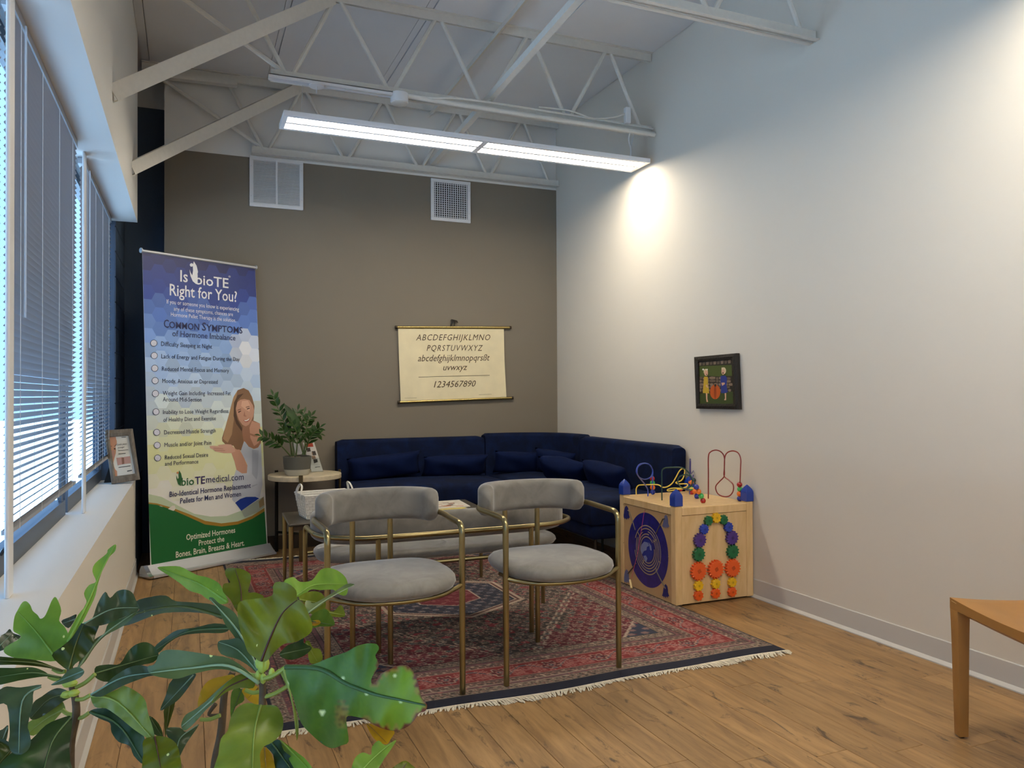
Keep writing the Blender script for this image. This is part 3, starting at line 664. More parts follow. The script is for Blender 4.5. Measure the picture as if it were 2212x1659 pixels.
rings = [(B1, 192, 1020, 34), (B1, 196, 1144, 34), (B1, 201, 1270, 34), (B1, 205, 1393, 34), (B1, 208, 1522, 34), (B2, 197, 83, 31), (B2, 204, 272, 31), (B2, 208, 390, 31), (B2, 212, 507, 31)]
for F, a, b, r in rings: bprint('tick_circle', [(DK, F, circle_px(a, b, r)), ('#dfe0ec', F, circle_px(a, b, r-4.5))])
ax = (TR-TL).normalized()
build('top_rail', MB().tube([TL-ax*.004+Vector((0, 0, .008)), TR+ax*.004+Vector((0, 0, .008))], .013, 12), M_CHROME, ban, smooth=True)
build('rail_cap', MB().tube([TL-ax*.012+Vector((0, 0, .01)), TL-ax*.003+Vector((0, 0, .01))], .02, 12).tube([TR+ax*.003+Vector((0, 0, .01)), TR+ax*.012+Vector((0, 0, .01))], .018, 12), M_CHROME, ban, smooth=True)
bx = (BR-BL); bx.z = 0; bx.normalize(); by = Vector((-bx.y, bx.x, 0)); b0 = Vector((BL.x, BL.y, 0))-bx*.03; b1 = Vector((BR.x, BR.y, 0))+bx*.012
prof = [(-.105, 0.009), (.045, 0.009), (.045, .05), (.02, .085), (-.012, .09), (-.05, .055), (-.08, .03), (-.105, .024)]
mb = MB(); vs = [b+by*a+Vector((0, 0, z)) for b in (b0, b1) for a, z in prof]; k = len(prof)
mb.add(vs, [tuple(range(k)), tuple(range(2*k-1, k-1, -1))]+[(i, (i+1) % k, k+(i+1) % k, k+i) for i in range(k)])
build('base', mb, M_CHROME, ban)
build('base_end_cap', MB().add([b+by*a*1.03+Vector((0, 0, z*1.04)) for b in (b0-bx*.03, b0) for a, z in prof], [tuple(range(k)), tuple(range(2*k-1, k-1, -1))]+[(i, (i+1) % k, k+(i+1) % k, k+i) for i in range(k)]), mat('shiny_aluminium', '#c9cbce', .18, metal=1.), ban, smooth=True)
build('support_pole', MB().tube([(b0+b1)/2+Vector((0, 0, .08))+by*.02, (TL+TR)/2-bn*.015], .008, 8), M_CHROME, ban)

# ============================================================ LEDGE FRAME
FA, FB = atz(241, 1046, .722), None
FB = aty(302.6, 1035.5, FA.y+.03); FB.z = FA.z; FB = Vector((FA.x+(FB-FA).x, FA.y+.02, FA.z))
fd = (FB-FA).normalized(); fn = Vector((fd.y, -fd.x, 0)); lean = Vector((-fn.x*.26, -fn.y*.26, 1)).normalized()
fN = fd.cross(lean).normalized()
if fN.y > 0: fN = -fN
def Kf(x, y, d=0.): p = onpl(200+x/11.06, 910+y/11.06, FA+fN*d, fN); return p
fr = thing('photo_frame', 'small grey-brown framed beauty notice standing on the ledge', 'picture', FA)
build('frame', frame_mesh([Kf(275, 215), Kf(960, 175), Kf(1135, 1385), Kf(455, 1495)], [Kf(402, 370), Kf(858, 340), Kf(1015, 1250), Kf(540, 1315)], -fN, .022), wood_mat('grey_wood', [(.3, '#5f5546'), (.7, '#85796a')], axis=2, stretch=8, tone=0, knots=False, base=9), fr)
ff = MB(); fcn = ['#ddd8ca', '#c98f6c', '#8a5a44', '#33302c', '#b98b7c', '#e9e6dc']; fl_ = [-.012]
def fp(c, pts): ff.poly3([Kf(*p, fl_[0]) for p in pts], fcn.index(c)); fl_[0] += .0002
def ft(c, s, a, b, cap): text_on(ff, s, Kf(*a, fl_[0]), Kf(*b, fl_[0]), Kf(a[0], a[1]-cap, fl_[0])-Kf(*a, fl_[0]), mi=fcn.index(c)); fl_[0] += .0002
fp('#ddd8ca', [(395, 365), (862, 335), (1020, 1258), (535, 1320)])
fp('#c98f6c', [(398, 380), (555, 372), (560, 420), (578, 470), (580, 530), (545, 600), (560, 680), (555, 760), (530, 850), (510, 930), (495, 1000), (510, 1080), (540, 1150), (585, 1190), (592, 1310), (540, 1315)])
fp('#8a5a44', [(425, 590), (460, 585), (455, 610), (430, 605)]); fp('#8a5a44', [(520, 590), (570, 540), (575, 560), (530, 610)]); fp('#33302c', [(505, 645), (548, 640), (545, 672), (515, 675)])
fp('#b98b7c', [(450, 700), (510, 690), (530, 830), (490, 880), (470, 860)])
ft('#33302c', 'Look years', (590, 580), (820, 560), 50); ft('#33302c', 'younger', (600, 650), (765, 632), 46)
for a, b, w in (((605, 700), (850, 680), 5), ((620, 780), (790, 765), 8), ((620, 1105), (905, 1062), 8), ((825, 1192), (940, 1172), 12), ((690, 385), (795, 378), 6)):
    fp('#33302c', [(a[0], a[1]-w), (b[0], b[1]-w), (b[0], b[1]+w), (a[0], a[1]+w)])
fp('#b98b7c', [(568, 875), (720, 855), (735, 1025), (598, 1055)]); fp('#b98b7c', [(745, 853), (895, 832), (912, 1000), (752, 1022)]); fp('#8a5a44', [(690, 870), (750, 860), (760, 1020), (705, 1030)])
fp('#e9e6dc', [(862, 340), (885, 322), (1030, 1250), (975, 1225)])
build('notice', ff, [flat(c.strip('#'), c, .35) for c in fcn], fr, recalc=False, label='printed notice reading Look years younger')
bk = (Kf(420, 500)+Kf(980, 480))/2-fN*.03; ft_ = Vector((FA.x-.01, FA.y+.13, .722))
build('easel_leg', MB().slab([bk+fd*.05, bk-fd*.03, ft_-fd*.05, ft_+fd*.05], (0, 1, 0), .004), M_BLACK, fr)
# ============================================================ SECTIONAL SOFA
def qbez(p, a, q, n=8): return [tuple(p[k]*(1-t)**2+a[k]*2*t*(1-t)+q[k]*t*t for k in (0, 1)) for t in [i/n for i in range(n+1)]]
so = thing('sectional_sofa', 'navy velvet corner sofa along taupe and right walls', 'sofa', (2.4, 6.5, 0))
def back(path, z1, L):
    N = len(path); mb = MB(); sweep(mb, path, rrect(0, .13, .30, z1, .035), scale=[1-.06*(1-s) for s in endscale(N, .03, L)], lean=-.03); return mb
def line(p, q, n=24): return [(p[0]+(q[0]-p[0])*i/n, p[1]+(q[1]-p[1])*i/n) for i in range(n+1)]
build('backrest', back(line((2.595, 6.985), (1.205, 6.985)), .945, 1.4), M_NAVYV, so, smooth=True)
cp = line((3.415, 6.27), (3.415, 6.33), 3)+qbez((3.415, 6.34), (3.42, 6.97), (2.80, 6.985), 22)+line((2.76, 6.985), (2.605, 6.985), 5)
build('backrest', back(cp, .968, 1.1), M_NAVYV, so, smooth=True)
build('backrest', back(line((3.415, 4.80), (3.415, 6.262)), .955, 1.4), M_NAVYV, so, smooth=True)
def rbox(mb, a, b): return mb.box(a, b)
for nm, a, b in (('seat_base', (1.215, 6.22, .30), (2.595, 6.87, .42)), ('seat_base', (2.605, 6.22, .30), (3.30, 6.87, .42)), ('seat_base', (2.64, 4.83, .30), (3.30, 6.21, .42))):
    build(nm, MB().box(a, b), M_NAVYV, so, smooth=True, bevel=.03, seg=3)
def puff(mb, a, b, crown=.03, n=14, rr=.05):
    """upholstered block with crowned top and soft edges"""
    (x0, y0, z0), (x1, y1, z1) = a, b; vs = []; fs = []
    def ht(u, v):
        e = lambda t, L: min(1, min(t, 1-t)*L/rr)
        q = e(u, x1-x0), e(v, y1-y0); f = 1
        for s in q: f *= math.sqrt(max(0, 1-(1-s)**2))
        return f
    us = sorted(set([0, .006, .02, .04, .07]+[i/n for i in range(1, n)]+[.93, .96, .98, .994, 1]))
    m = len(us)
    for top in (1, 0):
        for v in us:
            for u in us:
                f = ht(u, v); zc = (z0+z1)/2; z = z1-rr*(1-f)+crown*16*u*(1-u)*v*(1-v) if top else z0+rr*.4*(1-f)
                vs.append((x0+(x1-x0)*u, y0+(y1-y0)*v, z))
    for t in (0, 1):
        for j in range(m-1):
            for i in range(m-1):
                k = t*m*m+j*m+i; fs.append((k, k+1, k+m+1, k+m) if t == 0 else (k, k+m, k+m+1, k+1))
    ring = [i for i in range(m)]+[j*m+m-1 for j in range(1, m)]+[m*m-1-i for i in range(1, m)]+[(m-1-j)*m for j in range(1, m-1)]
    for i in range(len(ring)): p, q = ring[i], ring[(i+1) % len(ring)]; fs.append((p, m*m+p, m*m+q, q))
    return mb.add(vs, fs)
for a, b in (((1.21, 6.19, .40), (2.597, 6.88, .585)), ((2.603, 6.19, .40), (3.31, 6.88, .585)), ((2.62, 4.81, .40), (3.31, 6.185, .585))):
    build('seat_cushion', puff(MB(), a, b), M_NAVYV, so, smooth=True, angle=70)
for x, y in ((1.27, 6.28), (2.5, 6.28), (1.27, 6.8), (2.72, 6.10), (2.72, 4.93), (3.24, 4.93), (3.24, 5.75)):
    build('leg', MB().tube([(x, y, .009 if y < 6.5 and x < 2.8 else 0), (x, y, .31)], .012, 8), M_BRASSD, so)
# pillows: each placed from its own corners
def pillow(c, sx, sz, th, rz, ry, rx, label):
    mb = MB(); n = 14; vs = []; fs = []
    R = Matrix.Rotation(rz, 3, 'Z')@Matrix.Rotation(rx, 3, 'X')@Matrix.Rotation(ry, 3, 'Y')
    for s in (1, -1):
        for j in range(n+1):
            for i in range(n+1):
                u, v = i/n*2-1, j/n*2-1
                k = 1-.10*(1-u*u)*abs(v)**3; k2 = 1-.05*(1-v*v)*abs(u)**3
                f = max(0, (1-u**4)*(1-v**4))**.55
                f *= 1+.10*math.sin(u*5+v*3)
                vs.append(R@Vector((u*sx/2*k2, -s*th/2*f, v*sz/2*k))+Vector(c))
    q = (n+1)**2
    for s in (0, 1):
        for j in range(n):
            for i in range(n): k = s*q+j*(n+1)+i; fs.append((k, k+1, k+n+2, k+n+1) if s == 0 else (k, k+n+1, k+n+2, k+1))
    mb.add(vs, fs); me = build('throw_pillow', mb, mat('navy_pillow', '#07163a', .9, spec=.15, var=.15, vscale=12), smooth=True, angle=180, loc=c)
    bm = bmesh.new(); bm.from_mesh(me.data); bmesh.ops.remove_doubles(bm, verts=bm.verts, dist=.0005); bm.to_mesh(me.data); bm.free()
    tag(me, label, 'pillow', 'navy lumbar pillows on the sofa')
pillow((1.60, 6.76, .71), .66, .22, .15, 0, math.radians(-5), .25, 'navy lumbar pillow at left end of the sofa')
pillow((2.25, 6.72, .695), .62, .20, .15, 0, math.radians(0), .45, 'navy lumbar pillow second from the left, leaning low')
pillow((2.88, 6.69, .70), .50, .22, .14, math.radians(-8), math.radians(3), .3, 'navy lumbar pillow near the sofa corner')
pillow((3.13, 6.42, .71), .42, .24, .14, math.radians(-55), math.radians(6), .3, 'dark pillow tucked in the sofa corner')
pillow((3.0, 5.98, .68), .46, .26, .16, math.radians(-62), math.radians(10), .75, 'puffy pillow slumped on the right side of the sofa')
pillow((3.10, 5.42, .68), .56, .24, .15, math.radians(-85), math.radians(4), .5, 'navy pillow nearest the wooden activity cube')

# ============================================================ ARMCHAIRS
def armchair(cx, label):
    t = thing('armchair', label, 'chair', (cx, 3.45, .006), 'grey velvet armchairs with brass tube frames')
    z0 = .0095; yf = 3.283; hw = .297
    # seat
    n = 40; rows = [(0, .487), (.55, .486), (.88, .490), (.97, .502), (1.0, .520), (.99, .537), (.94, .552), (.82, .562), (.55, .567), (.25, .570), (0, .571)]
    vs = []; cy = 3.415
    def outl(a):
        c, s = math.cos(a), math.sin(a); p = 2.5 if s < 0 else 4.2
        r = (abs(c)**p+abs(s)**p)**(-1/p); w = .287
        return c*r*w*(1-.05*max(0, s)), s*r*(.280 if s < 0 else .275)
    for f, z in rows[1:-1]:
        for k in range(n): x, y = outl(2*PI*k/n); vs.append((cx+x*f, cy+y*f, z+(-.008*max(0, -y/.33)**2*f)))
    vs += [(cx, cy, rows[0][1]), (cx, cy, rows[-1][1])]; m = len(rows)-2
    fs = [(i*n+k, i*n+(k+1) % n, (i+1)*n+(k+1) % n, (i+1)*n+k) for i in range(m-1) for k in range(n)]
    fs += [(len(vs)-2, (k+1) % n, k) for k in range(n)]+[(len(vs)-1, (m-1)*n+k, (m-1)*n+(k+1) % n) for k in range(n)]
    build('seat', MB().add(vs, fs), M_GREYV, t, smooth=True, angle=180)
    # backrest
    A = [math.radians(d) for d in np.linspace(-3, 183, 46)]
    path = [(cx+.004+.273*math.copysign(abs(math.cos(a))**.8, math.cos(a)), 3.60+.215*max(0, math.sin(a))**.85 + (0 if 0 <= math.degrees(a) <= 180 else -.012)) for a in A]
    path = [path[0]]+path[2:-2]+[path[-1]]
    build('backrest', sweep(MB(), path, rrect(-.028, .052, .728, .888, .036), scale=endscale(len(path), .05, .8)), M_GREYV, t, smooth=True, angle=180)
    for s in (-.232, .232):
        sm = MB().tube([(cx+s, 3.60+.155-.0475, .75), (cx+s*1.005, 3.60+.15-.0475, .81), (cx+s, 3.60+.155-.0475, .868)], .0015, 5)
        build('seam', sm, mat('grey_thread', '#5d5b56', .9), t)
    # tube frame
    R = .0135
    for s in (-1, 1):
        p = fillet([(cx+s*hw, yf, z0), (cx+s*hw, yf, .768), (cx+s*(hw-.004), yf+.10, .770), (cx+s*(hw+.006), 3.58, .772)], .055, 6)
        build('leg', MB().tube(p, R, 12), M_BRASS, t, smooth=True, angle=60)
    p = spline([(cx-hw-.006, 3.57, .772), (cx-.29, 3.66, .772), (cx-.20, 3.80, .772), (cx, 3.845, .772), (cx+.20, 3.80, .772), (cx+.29, 3.66, .772), (cx+hw+.006, 3.57, .772)], 8)
    build('back_rail', MB().tube(p, R, 10), M_BRASS, t, smooth=True)
    for s in (-.094, .094): build('rear_post', MB().tube([(cx+s, 3.79, z0), (cx+s, 3.79, .78)], R, 12), M_BRASS, t, smooth=True)
    p = spline([(cx-hw, yf, .497), (cx-.25, yf-.03, .488), (cx-.16, yf-.085, .480), (cx, yf-.105, .476), (cx+.16, yf-.085, .480), (cx+.25, yf-.03, .488), (cx+hw, yf, .497)], 7)
    q = [(cx-.25, yf-.03, .488), (cx-.24, 3.5, .468), (cx-.094, 3.79, .468)]; q2 = [(2*cx-a, b, c) for a, b, c in q]
    build('seat_rail', MB().tube(p, .010, 10).tube(q, .009, 8).tube(q2, .009, 8).tube([(cx-.094, 3.79, .468), (cx+.094, 3.79, .468)], .009, 8), M_BRASS, t, smooth=True)
    return t
c1 = armchair(1.640, 'grey velvet armchair beside the wooden activity cube')
c2 = copytree(c1, (.829-1.640, -.012, 0)); c2['label'] = 'grey velvet armchair behind the large leafy plant'

# ============================================================ SETTEE between chairs and coffee table, its back to us
st = thing('settee', 'long low grey settee with brass rail, behind the armchairs', 'bench', (1.35, 4.2, .006))
path = spline([(2.115, 4.36), (2.105, 4.24), (2.02, 4.10), (1.82, 4.025), (1.35, 4.01), (.90, 4.025), (.70, 4.10), (.622, 4.24), (.612, 4.36)], 7)
build('backrest', sweep(MB(), [(x, y) for x, y, in [(p[0], p[1]) for p in [Vector((a, b, 0)) for a, b in [(q[0], q[1]) for q in path]]]] if False else [(q[0], q[1]) for q in path], rrect(-.08, .0, .555, .712, .036), scale=endscale(len(path), .06, 1.6)), M_GREYV, st, smooth=True, angle=180)
mb = MB(); n = 56; vs = []; cx0, cy0 = 1.35, 4.33
rows = [(.90, .448), (.965, .452), (1, .468), (.99, .485), (.95, .497), (.85, .504), (.5, .508)]
for f, z in rows:
    for k in range(n):
        a = 2*PI*k/n; c, s = math.cos(a), math.sin(a); p = 3.4; r = (abs(c)**p+abs(s)**p)**(-1/p); ex = .715*c*r; ey = .265*s*r; g_ = (1-f)*.26
        vs.append((cx0+ex-math.copysign(min(abs(ex), g_), ex), cy0+ey-math.copysign(min(abs(ey), g_), ey), z))
m = len(rows); vs += [(cx0, cy0, .446), (cx0, cy0, .510)]
fs = [(i*n+k, i*n+(k+1) % n, (i+1)*n+(k+1) % n, (i+1)*n+k) for i in range(m-1) for k in range(n)]+[(len(vs)-2, (k+1) % n, k) for k in range(n)]+[(len(vs)-1, (m-1)*n+k, (m-1)*n+(k+1) % n) for k in range(n)]
build('seat', mb.add(vs, fs), M_GREYV, st, smooth=True, angle=180)
for x, s in ((.605, 1), (2.088, -1)):
    build('leg', MB().tube(fillet([(x, 4.48, .0095), (x, 4.48, .604), (x+s*.004, 4.36, .604), (x+s*.012, 4.20, .604)], .045), .0135, 12), M_BRASS, st, smooth=True)
rail = spline([(.616, 4.21, .604), (.66, 4.09, .604), (.80, 3.985, .604), (.93, 3.96, .604), (1.35, 3.955, .604), (1.77, 3.96, .604), (1.95, 3.99, .604), (2.08, 4.10, .604), (2.098, 4.22, .604), (2.088, 4.40, .604)], 6)
build('back_rail', MB().tube(rail, .0135, 12), M_BRASS, st, smooth=True)
for x in (.905, 1.775): build('rear_post', MB().tube([(x, 3.962, .0095), (x, 3.962, .604)], .0135, 12), M_BRASS, st, smooth=True)
build('seat_rail', MB().tube([(.905, 3.962, .452), (1.775, 3.962, .452)], .011, 8).tube(spline([(.605, 4.48, .452), (.68, 4.47, .448), (.72, 4.3, .44), (.905, 3.97, .440)], 5), .009, 8).tube(spline([(2.088, 4.48, .452), (2.0, 4.47, .448), (1.97, 4.3, .44), (1.775, 3.97, .440)], 5), .009, 8), M_BRASS, st, smooth=True)

# ============================================================ COFFEE TABLE
ct = thing('coffee_table', 'dark bronze topped coffee table with tapered brass legs', 'table', (1.3, 5.45, .006))
P4 = [(.590, 5.125), (1.985, 5.275), (2.015, 5.77), (.605, 5.665)]
build('tabletop', MB().prism(P4, .498, .515), mat('bronze_laminate', '#4c463c', .35, metal=.3, var=.05, vscale=6), ct, bevel=.006, seg=2)
cxm, cym = sum(p[0] for p in P4)/4, sum(p[1] for p in P4)/4
for x, y in P4:
    sx, sy = (1 if x < cxm else -1), (1 if y < cym else -1); x += sx*.016; y += sy*.018
    pts = [(x+sx*.02, y+sy*.0, .495), (x, y, .46), (x, y, .0095)]
    build('leg', MB().tube([(x, y, .497), (x, y, .40), (x, y, .2), (x, y, .0095)], .0165, 10, taper=[1, .98, .85, .66]), M_BRASS, ct, smooth=True)
build('apron', MB().obox((P4[0][0]+.03, P4[0][1]+.03, .482), (P4[1][0]-.03, P4[1][1]+.03, .482), (0, .006, 0), (0, 0, .015)).obox((P4[3][0]+.03, P4[3][1]-.03, .482), (P4[2][0]-.03, P4[2][1]-.03, .482), (0, .006, 0), (0, 0, .015)), M_BRASSD, ct)
# magazines
def magazine(q, z, label, cols, seed):
    t = thing('magazine', label, 'magazine', (q[0][0], q[0][1], z), 'magazines on the coffee table')
    build('pages', MB().prism(q, z, z+.006), flat('paper_white', '#e6e3da'), t)
    r = random.Random(seed); mb = MB(); Q = [Vector((a, b, z+.0062)) for a, b in q]
    def uv(u, v, d): return (Q[0]*(1-u)+Q[1]*u)*(1-v)+(Q[3]*(1-u)+Q[2]*u)*v+Vector((0, 0, d))
    mb.poly3([uv(.02, .02, 0), uv(.98, .02, 0), uv(.98, .98, 0), uv(.02, .98, 0)], 0)
    for k in range(34):
        u, v, a, b = r.uniform(.05, .75), r.uniform(.05, .8), r.uniform(.05, .2), r.uniform(.03, .14); d = .0001+k*.00002
        mb.poly3([uv(u, v, d), uv(u+a, v+r.uniform(-.03, .03), d), uv(min(.96, u+a*1.1), min(.96, v+b), d), uv(u-.02, min(.96, v+b*.9), d)], r.randrange(len(cols)))
    build('cover_print', mb, [flat('mag'+c.strip('#'), c, .3) for c in cols], t, recalc=False)
magazine([(1.50, 5.20), (1.86, 5.25), (1.82, 5.62), (1.46, 5.57)], .516, 'lower magazine with yellow edge peeking out, on coffee table', ['#c9b23a', '#7c8a4a', '#e8e2cc', '#b7a06a'], 2)
magazine([(1.56, 5.29), (1.895, 5.315), (1.925, 5.665), (1.60, 5.66)], .5225, 'upper magazine with busy printed cover on coffee table', ['#d9d2c6', '#8f5a3e', '#2b2622', '#e6ddd0', '#a9988a', '#c27d58', '#efece4'], 5)

# ============================================================ WOVEN BASKET
bk_ = thing('basket', 'white woven strap basket with two loop handles', 'basket', (.88, 5.38, .515))
zb, zt = .517, .672
Bq = [(.722, 5.265), (1.02, 5.300), (1.00, 5.51), (.70, 5.475)]; Tq = [(.706, 5.245), (1.045, 5.285), (1.025, 5.535), (.672, 5.495)]
M_STRAP = mat('white_plastic_strap', '#e4e0d6', .4, var=.04, vscale=60)
Bv = [Vector((a, b, zb)) for a, b in Bq]; Tv = [Vector((a, b, zt)) for a, b in Tq]; cc = Vector((.865, 5.385, .6))
for s in range(4):
    a, b, c, d = Bv[s], Bv[(s+1) % 4], Tv[(s+1) % 4], Tv[s]; nu = 16 if s % 2 == 0 else 10; nv = 8
    nn = (b-a).cross(d-a).normalized()
    if nn.dot((a+b)/2-cc) < 0: nn = -nn
    mb = MB()
    def W(u, v, h): return (a*(1-u)+b*u)*(1-v)+(d*(1-u)+c*u)*v+nn*h
    for j in range(nv):
        for i in range(nu):
            h = .0035 if (i+j) % 2 == 0 else .0005; u0, u1, v0, v1 = (i+.04)/nu, (i+.96)/nu, (j+.04)/nv, (j+.96)/nv; um, vm = (u0+u1)/2, (v0+v1)/2
            ps = [W(u0, v0, 0), W(u1, v0, 0), W(u1, v1, 0), W(u0, v1, 0)]
            if h > .002: top = [W(u0, v0+.01, h*.3), W(um, v0+.01, h), W(u1, v0+.01, h*.3), W(u1, v1-.01, h*.3), W(um, v1-.01, h), W(u0, v1-.01, h*.3)]; mb.add(top, [(0, 1, 4, 5), (1, 2, 3, 4)])
            else: top = [W(u0, v0, .0005), W(u1, v0, .0005), W(u1, vm, .0028), W(u0, vm, .0028), W(u1, v1, .0005), W(u0, v1, .0005)]; mb.add(top, [(0, 1, 2, 3), (3, 2, 4, 5)])
            if h > .002: mb.add([W(u0, v0, -.003), W(u1, v0, -.003), W(u1, v1, -.003), W(u0, v1, -.003)], [(3, 2, 1, 0)])
            else: mb.add([W(u0, v0, -.0055), W(u1, v0, -.0055), W(u1, v1, -.0055), W(u0, v1, -.0055)], [(3, 2, 1, 0)])
    build('woven_side', mb, M_STRAP, bk_, recalc=False, kind='stuff')
build('rim', MB().tube([v+Vector((0, 0, .002)) for v in Tv], .006, 8, closed=True), M_STRAP, bk_)
build('bottom', MB().prism(Bq, zb-.001, zb+.002), M_STRAP, bk_)
for (a, b) in ((Tv[0], Tv[3]), (Tv[1], Tv[2])):
    m_ = (a+b)/2; d = (b-a).normalized()*.055; o_ = (m_-cc); o_.z = 0; o_.normalize()
    pts = [m_-d-Vector((0, 0, .03)), m_-d*1.0+Vector((0, 0, .02)), m_-d*.7+Vector((0, 0, .055))-o_*.01, m_+Vector((0, 0, .068))-o_*.014, m_+d*.7+Vector((0, 0, .055))-o_*.01, m_+d+Vector((0, 0, .02)), m_+d-Vector((0, 0, .03))]
    build('handle', MB().tube([p+o_*.004 for p in spline(pts, 6)], .009, 8, flat=.4), M_STRAP, bk_, smooth=True)

# ============================================================ ROUND SIDE TABLE
rt = thing('side_table', 'round travertine side table with dark legs beside the banner', 'table', (.90, 6.67, 0))
M_TRAV = mat('travertine', '#cfc0a2', .5, var=.14, vscale=22, bump=.3, bscale=60)
build('tabletop', MB().lathe((.90, 6.67, .642), [(.292, 0), (.300, .004), (.300, .037), (.296, .041)], 48), M_TRAV, rt, smooth=True)
for k, (x, y) in enumerate(((.697, 6.893), (.828, 6.372), (1.196, 6.735))):
    d = Vector((x-.90, y-6.67, 0)).normalized(); c = Vector((.90, 6.67, 0))+d*.309
    mb = MB().obox(c+Vector((0, 0, 0 if k == 0 else .009)), c+Vector((0, 0, .70)), d*.007, Vector((-d.y, d.x, 0))*.016)
    build('leg', mb, mat('bronze_leg', '#6a5a3c', .4, metal=.8) if k else M_BLACK, rt, bevel=.003, seg=2)
mb = MB()
pts = [Vector((.90, 6.67, 0))+Vector((x-.9, y-6.67, 0)).normalized()*.305 for x, y in ((.697, 6.893), (.828, 6.372), (1.196, 6.735))]
for a in pts: mb.obox((.90, 6.67, .17), a+Vector((0, 0, .17)), Vector((0, 0, .010)), (a-Vector((.9, 6.67, 0))).cross(Vector((0, 0, 1))).normalized()*.006)
mb.lathe((.90, 6.67, .632), [(.20, 0), (.20, .01)], 24)
build('stretcher', mb, M_BLACK, rt)
# potted plant on it
zp = thing('potted_plant', 'glossy green plant in two-tone grey pot on side table', 'plant', (.825, 6.58, .684))
pc = (.825, 6.58, .684)
build('pot', MB().lathe(pc, [(.088, 0), (.096, .01), (.106, .05)], 32, 1).lathe(pc, [(.1065, .05), (.112, .10), (.114, .155), (.104, .157), (.100, .130), (.02, .128)], 32, 0), [mat('pot_slate', '#5b5a52', .75, bump=.1), mat('pot_cement', '#b5b2a4', .85, bump=.2)], zp, smooth=True)
build('pebbles', (lambda mb: [mb.ball((pc[0]+r*math.cos(a), pc[1]+r*math.sin(a), pc[2]+.134+random.uniform(0, .006)), random.uniform(.005, .010), 8) for r, a in [(random.uniform(0, .09), random.uniform(0, 6.28)) for _ in range(150)]] and mb)(MB()), mat('pebble_tan', '#b79c74', .8, var=.2, vscale=120), zp, kind='stuff')
M_ZZ = mat('zz_leaf', '#2f4c1c', .35, spec=.35, var=.35, vscale=18, trans=.15); M_ZS = mat('zz_stem', '#4b5e2c', .5)
def Z(x, y, dy=0.): return aty(560+x/4.148, 840+y/4.148, 6.58+dy)
def leaflet(mb, p, d, up, L, W):
    d = d.normalized(); s = d.cross(up).normalized(); u = s.cross(d); vs = []; prof = [(0, .05), (.15, .45), (.4, 1), (.65, .85), (.85, .45), (1, .02)]
    for t, w_ in prof:
        c = p+d*L*t-u*L*.12*t*t; vs += [c-s*W*w_/2+u*W*.12*w_, c, c+s*W*w_/2+u*W*.12*w_]
    k = len(prof); mb.add(vs, [(3*i+j, 3*i+j+1, 3*i+4+j, 3*i+3+j) for i in range(k-1) for j in (0, 1)])
random.seed(11)
for pts, dy, cnt in (([(290, 600), (262, 400), (200, 255), (150, 130), (125, 60)], (.0, .02), 13), ([(280, 600), (190, 505), (105, 450), (15, 420)], (0, -.16), 10), ([(312, 600), (300, 430), (322, 300), (345, 190)], (0, .06), 9),
                     ([(395, 590), (365, 440), (375, 310), (400, 215)], (0, .08), 8), ([(408, 590), (440, 480), (480, 400), (545, 345)], (0, -.12), 9), ([(400, 590), (418, 420), (430, 310), (470, 240)], (0, .02), 9),
                     ([(300, 600), (270, 470), (230, 400), (205, 350)], (0, -.10), 6), ([(330, 600), (340, 480), (330, 380), (285, 290)], (0, -.05), 7), ([(385, 590), (450, 440), (500, 400), (545, 405)], (0, .06), 5)):
    P = spline([Z(x, y, dy[0]+(dy[1]-dy[0])*i/(len(pts)-1)) for i, (x, y) in enumerate(pts)], 8); N = len(P)
    s = build('stem', MB().tube(P, .006, 7, taper=[1-.65*i/(N-1) for i in range(N)]), M_ZS, zp, smooth=True); mb = MB()
    cnt = max(4, int(cnt*.7))
    for k in range(cnt):
        i = int(N*(.30+.68*k/cnt)); i = min(i, N-2); t = (P[i+1]-P[i]).normalized()
        side = t.cross(Vector((random.uniform(-.3, .3), -1, random.uniform(-.2, .3)))).normalized()
        for sg in (-1, 1): leaflet(mb, P[i], t*.75+side*sg*.8+Vector((random.uniform(-.15, .15), random.uniform(-.4, .4), random.uniform(-.1, .15))), Vector((0, -.7, .7)), random.uniform(.07, .10)*(1-.3*k/cnt), .030)
    leaflet(mb, P[-1], P[-1]-P[-3], Vector((0, -.7, .7)), .06, .022)
    build('leaflets', mb, M_ZZ, s, smooth=True, kind='stuff', recalc=False, angle=180)
mb = MB(); leaflet(mb, Z(370, 420), Z(260, 165)-Z(370, 420), Vector((.3, -.8, .5)), .30, .10); build('leaf', mb, M_ZZ, zp, smooth=True, recalc=False, angle=180, label='single broad leaf at the top')
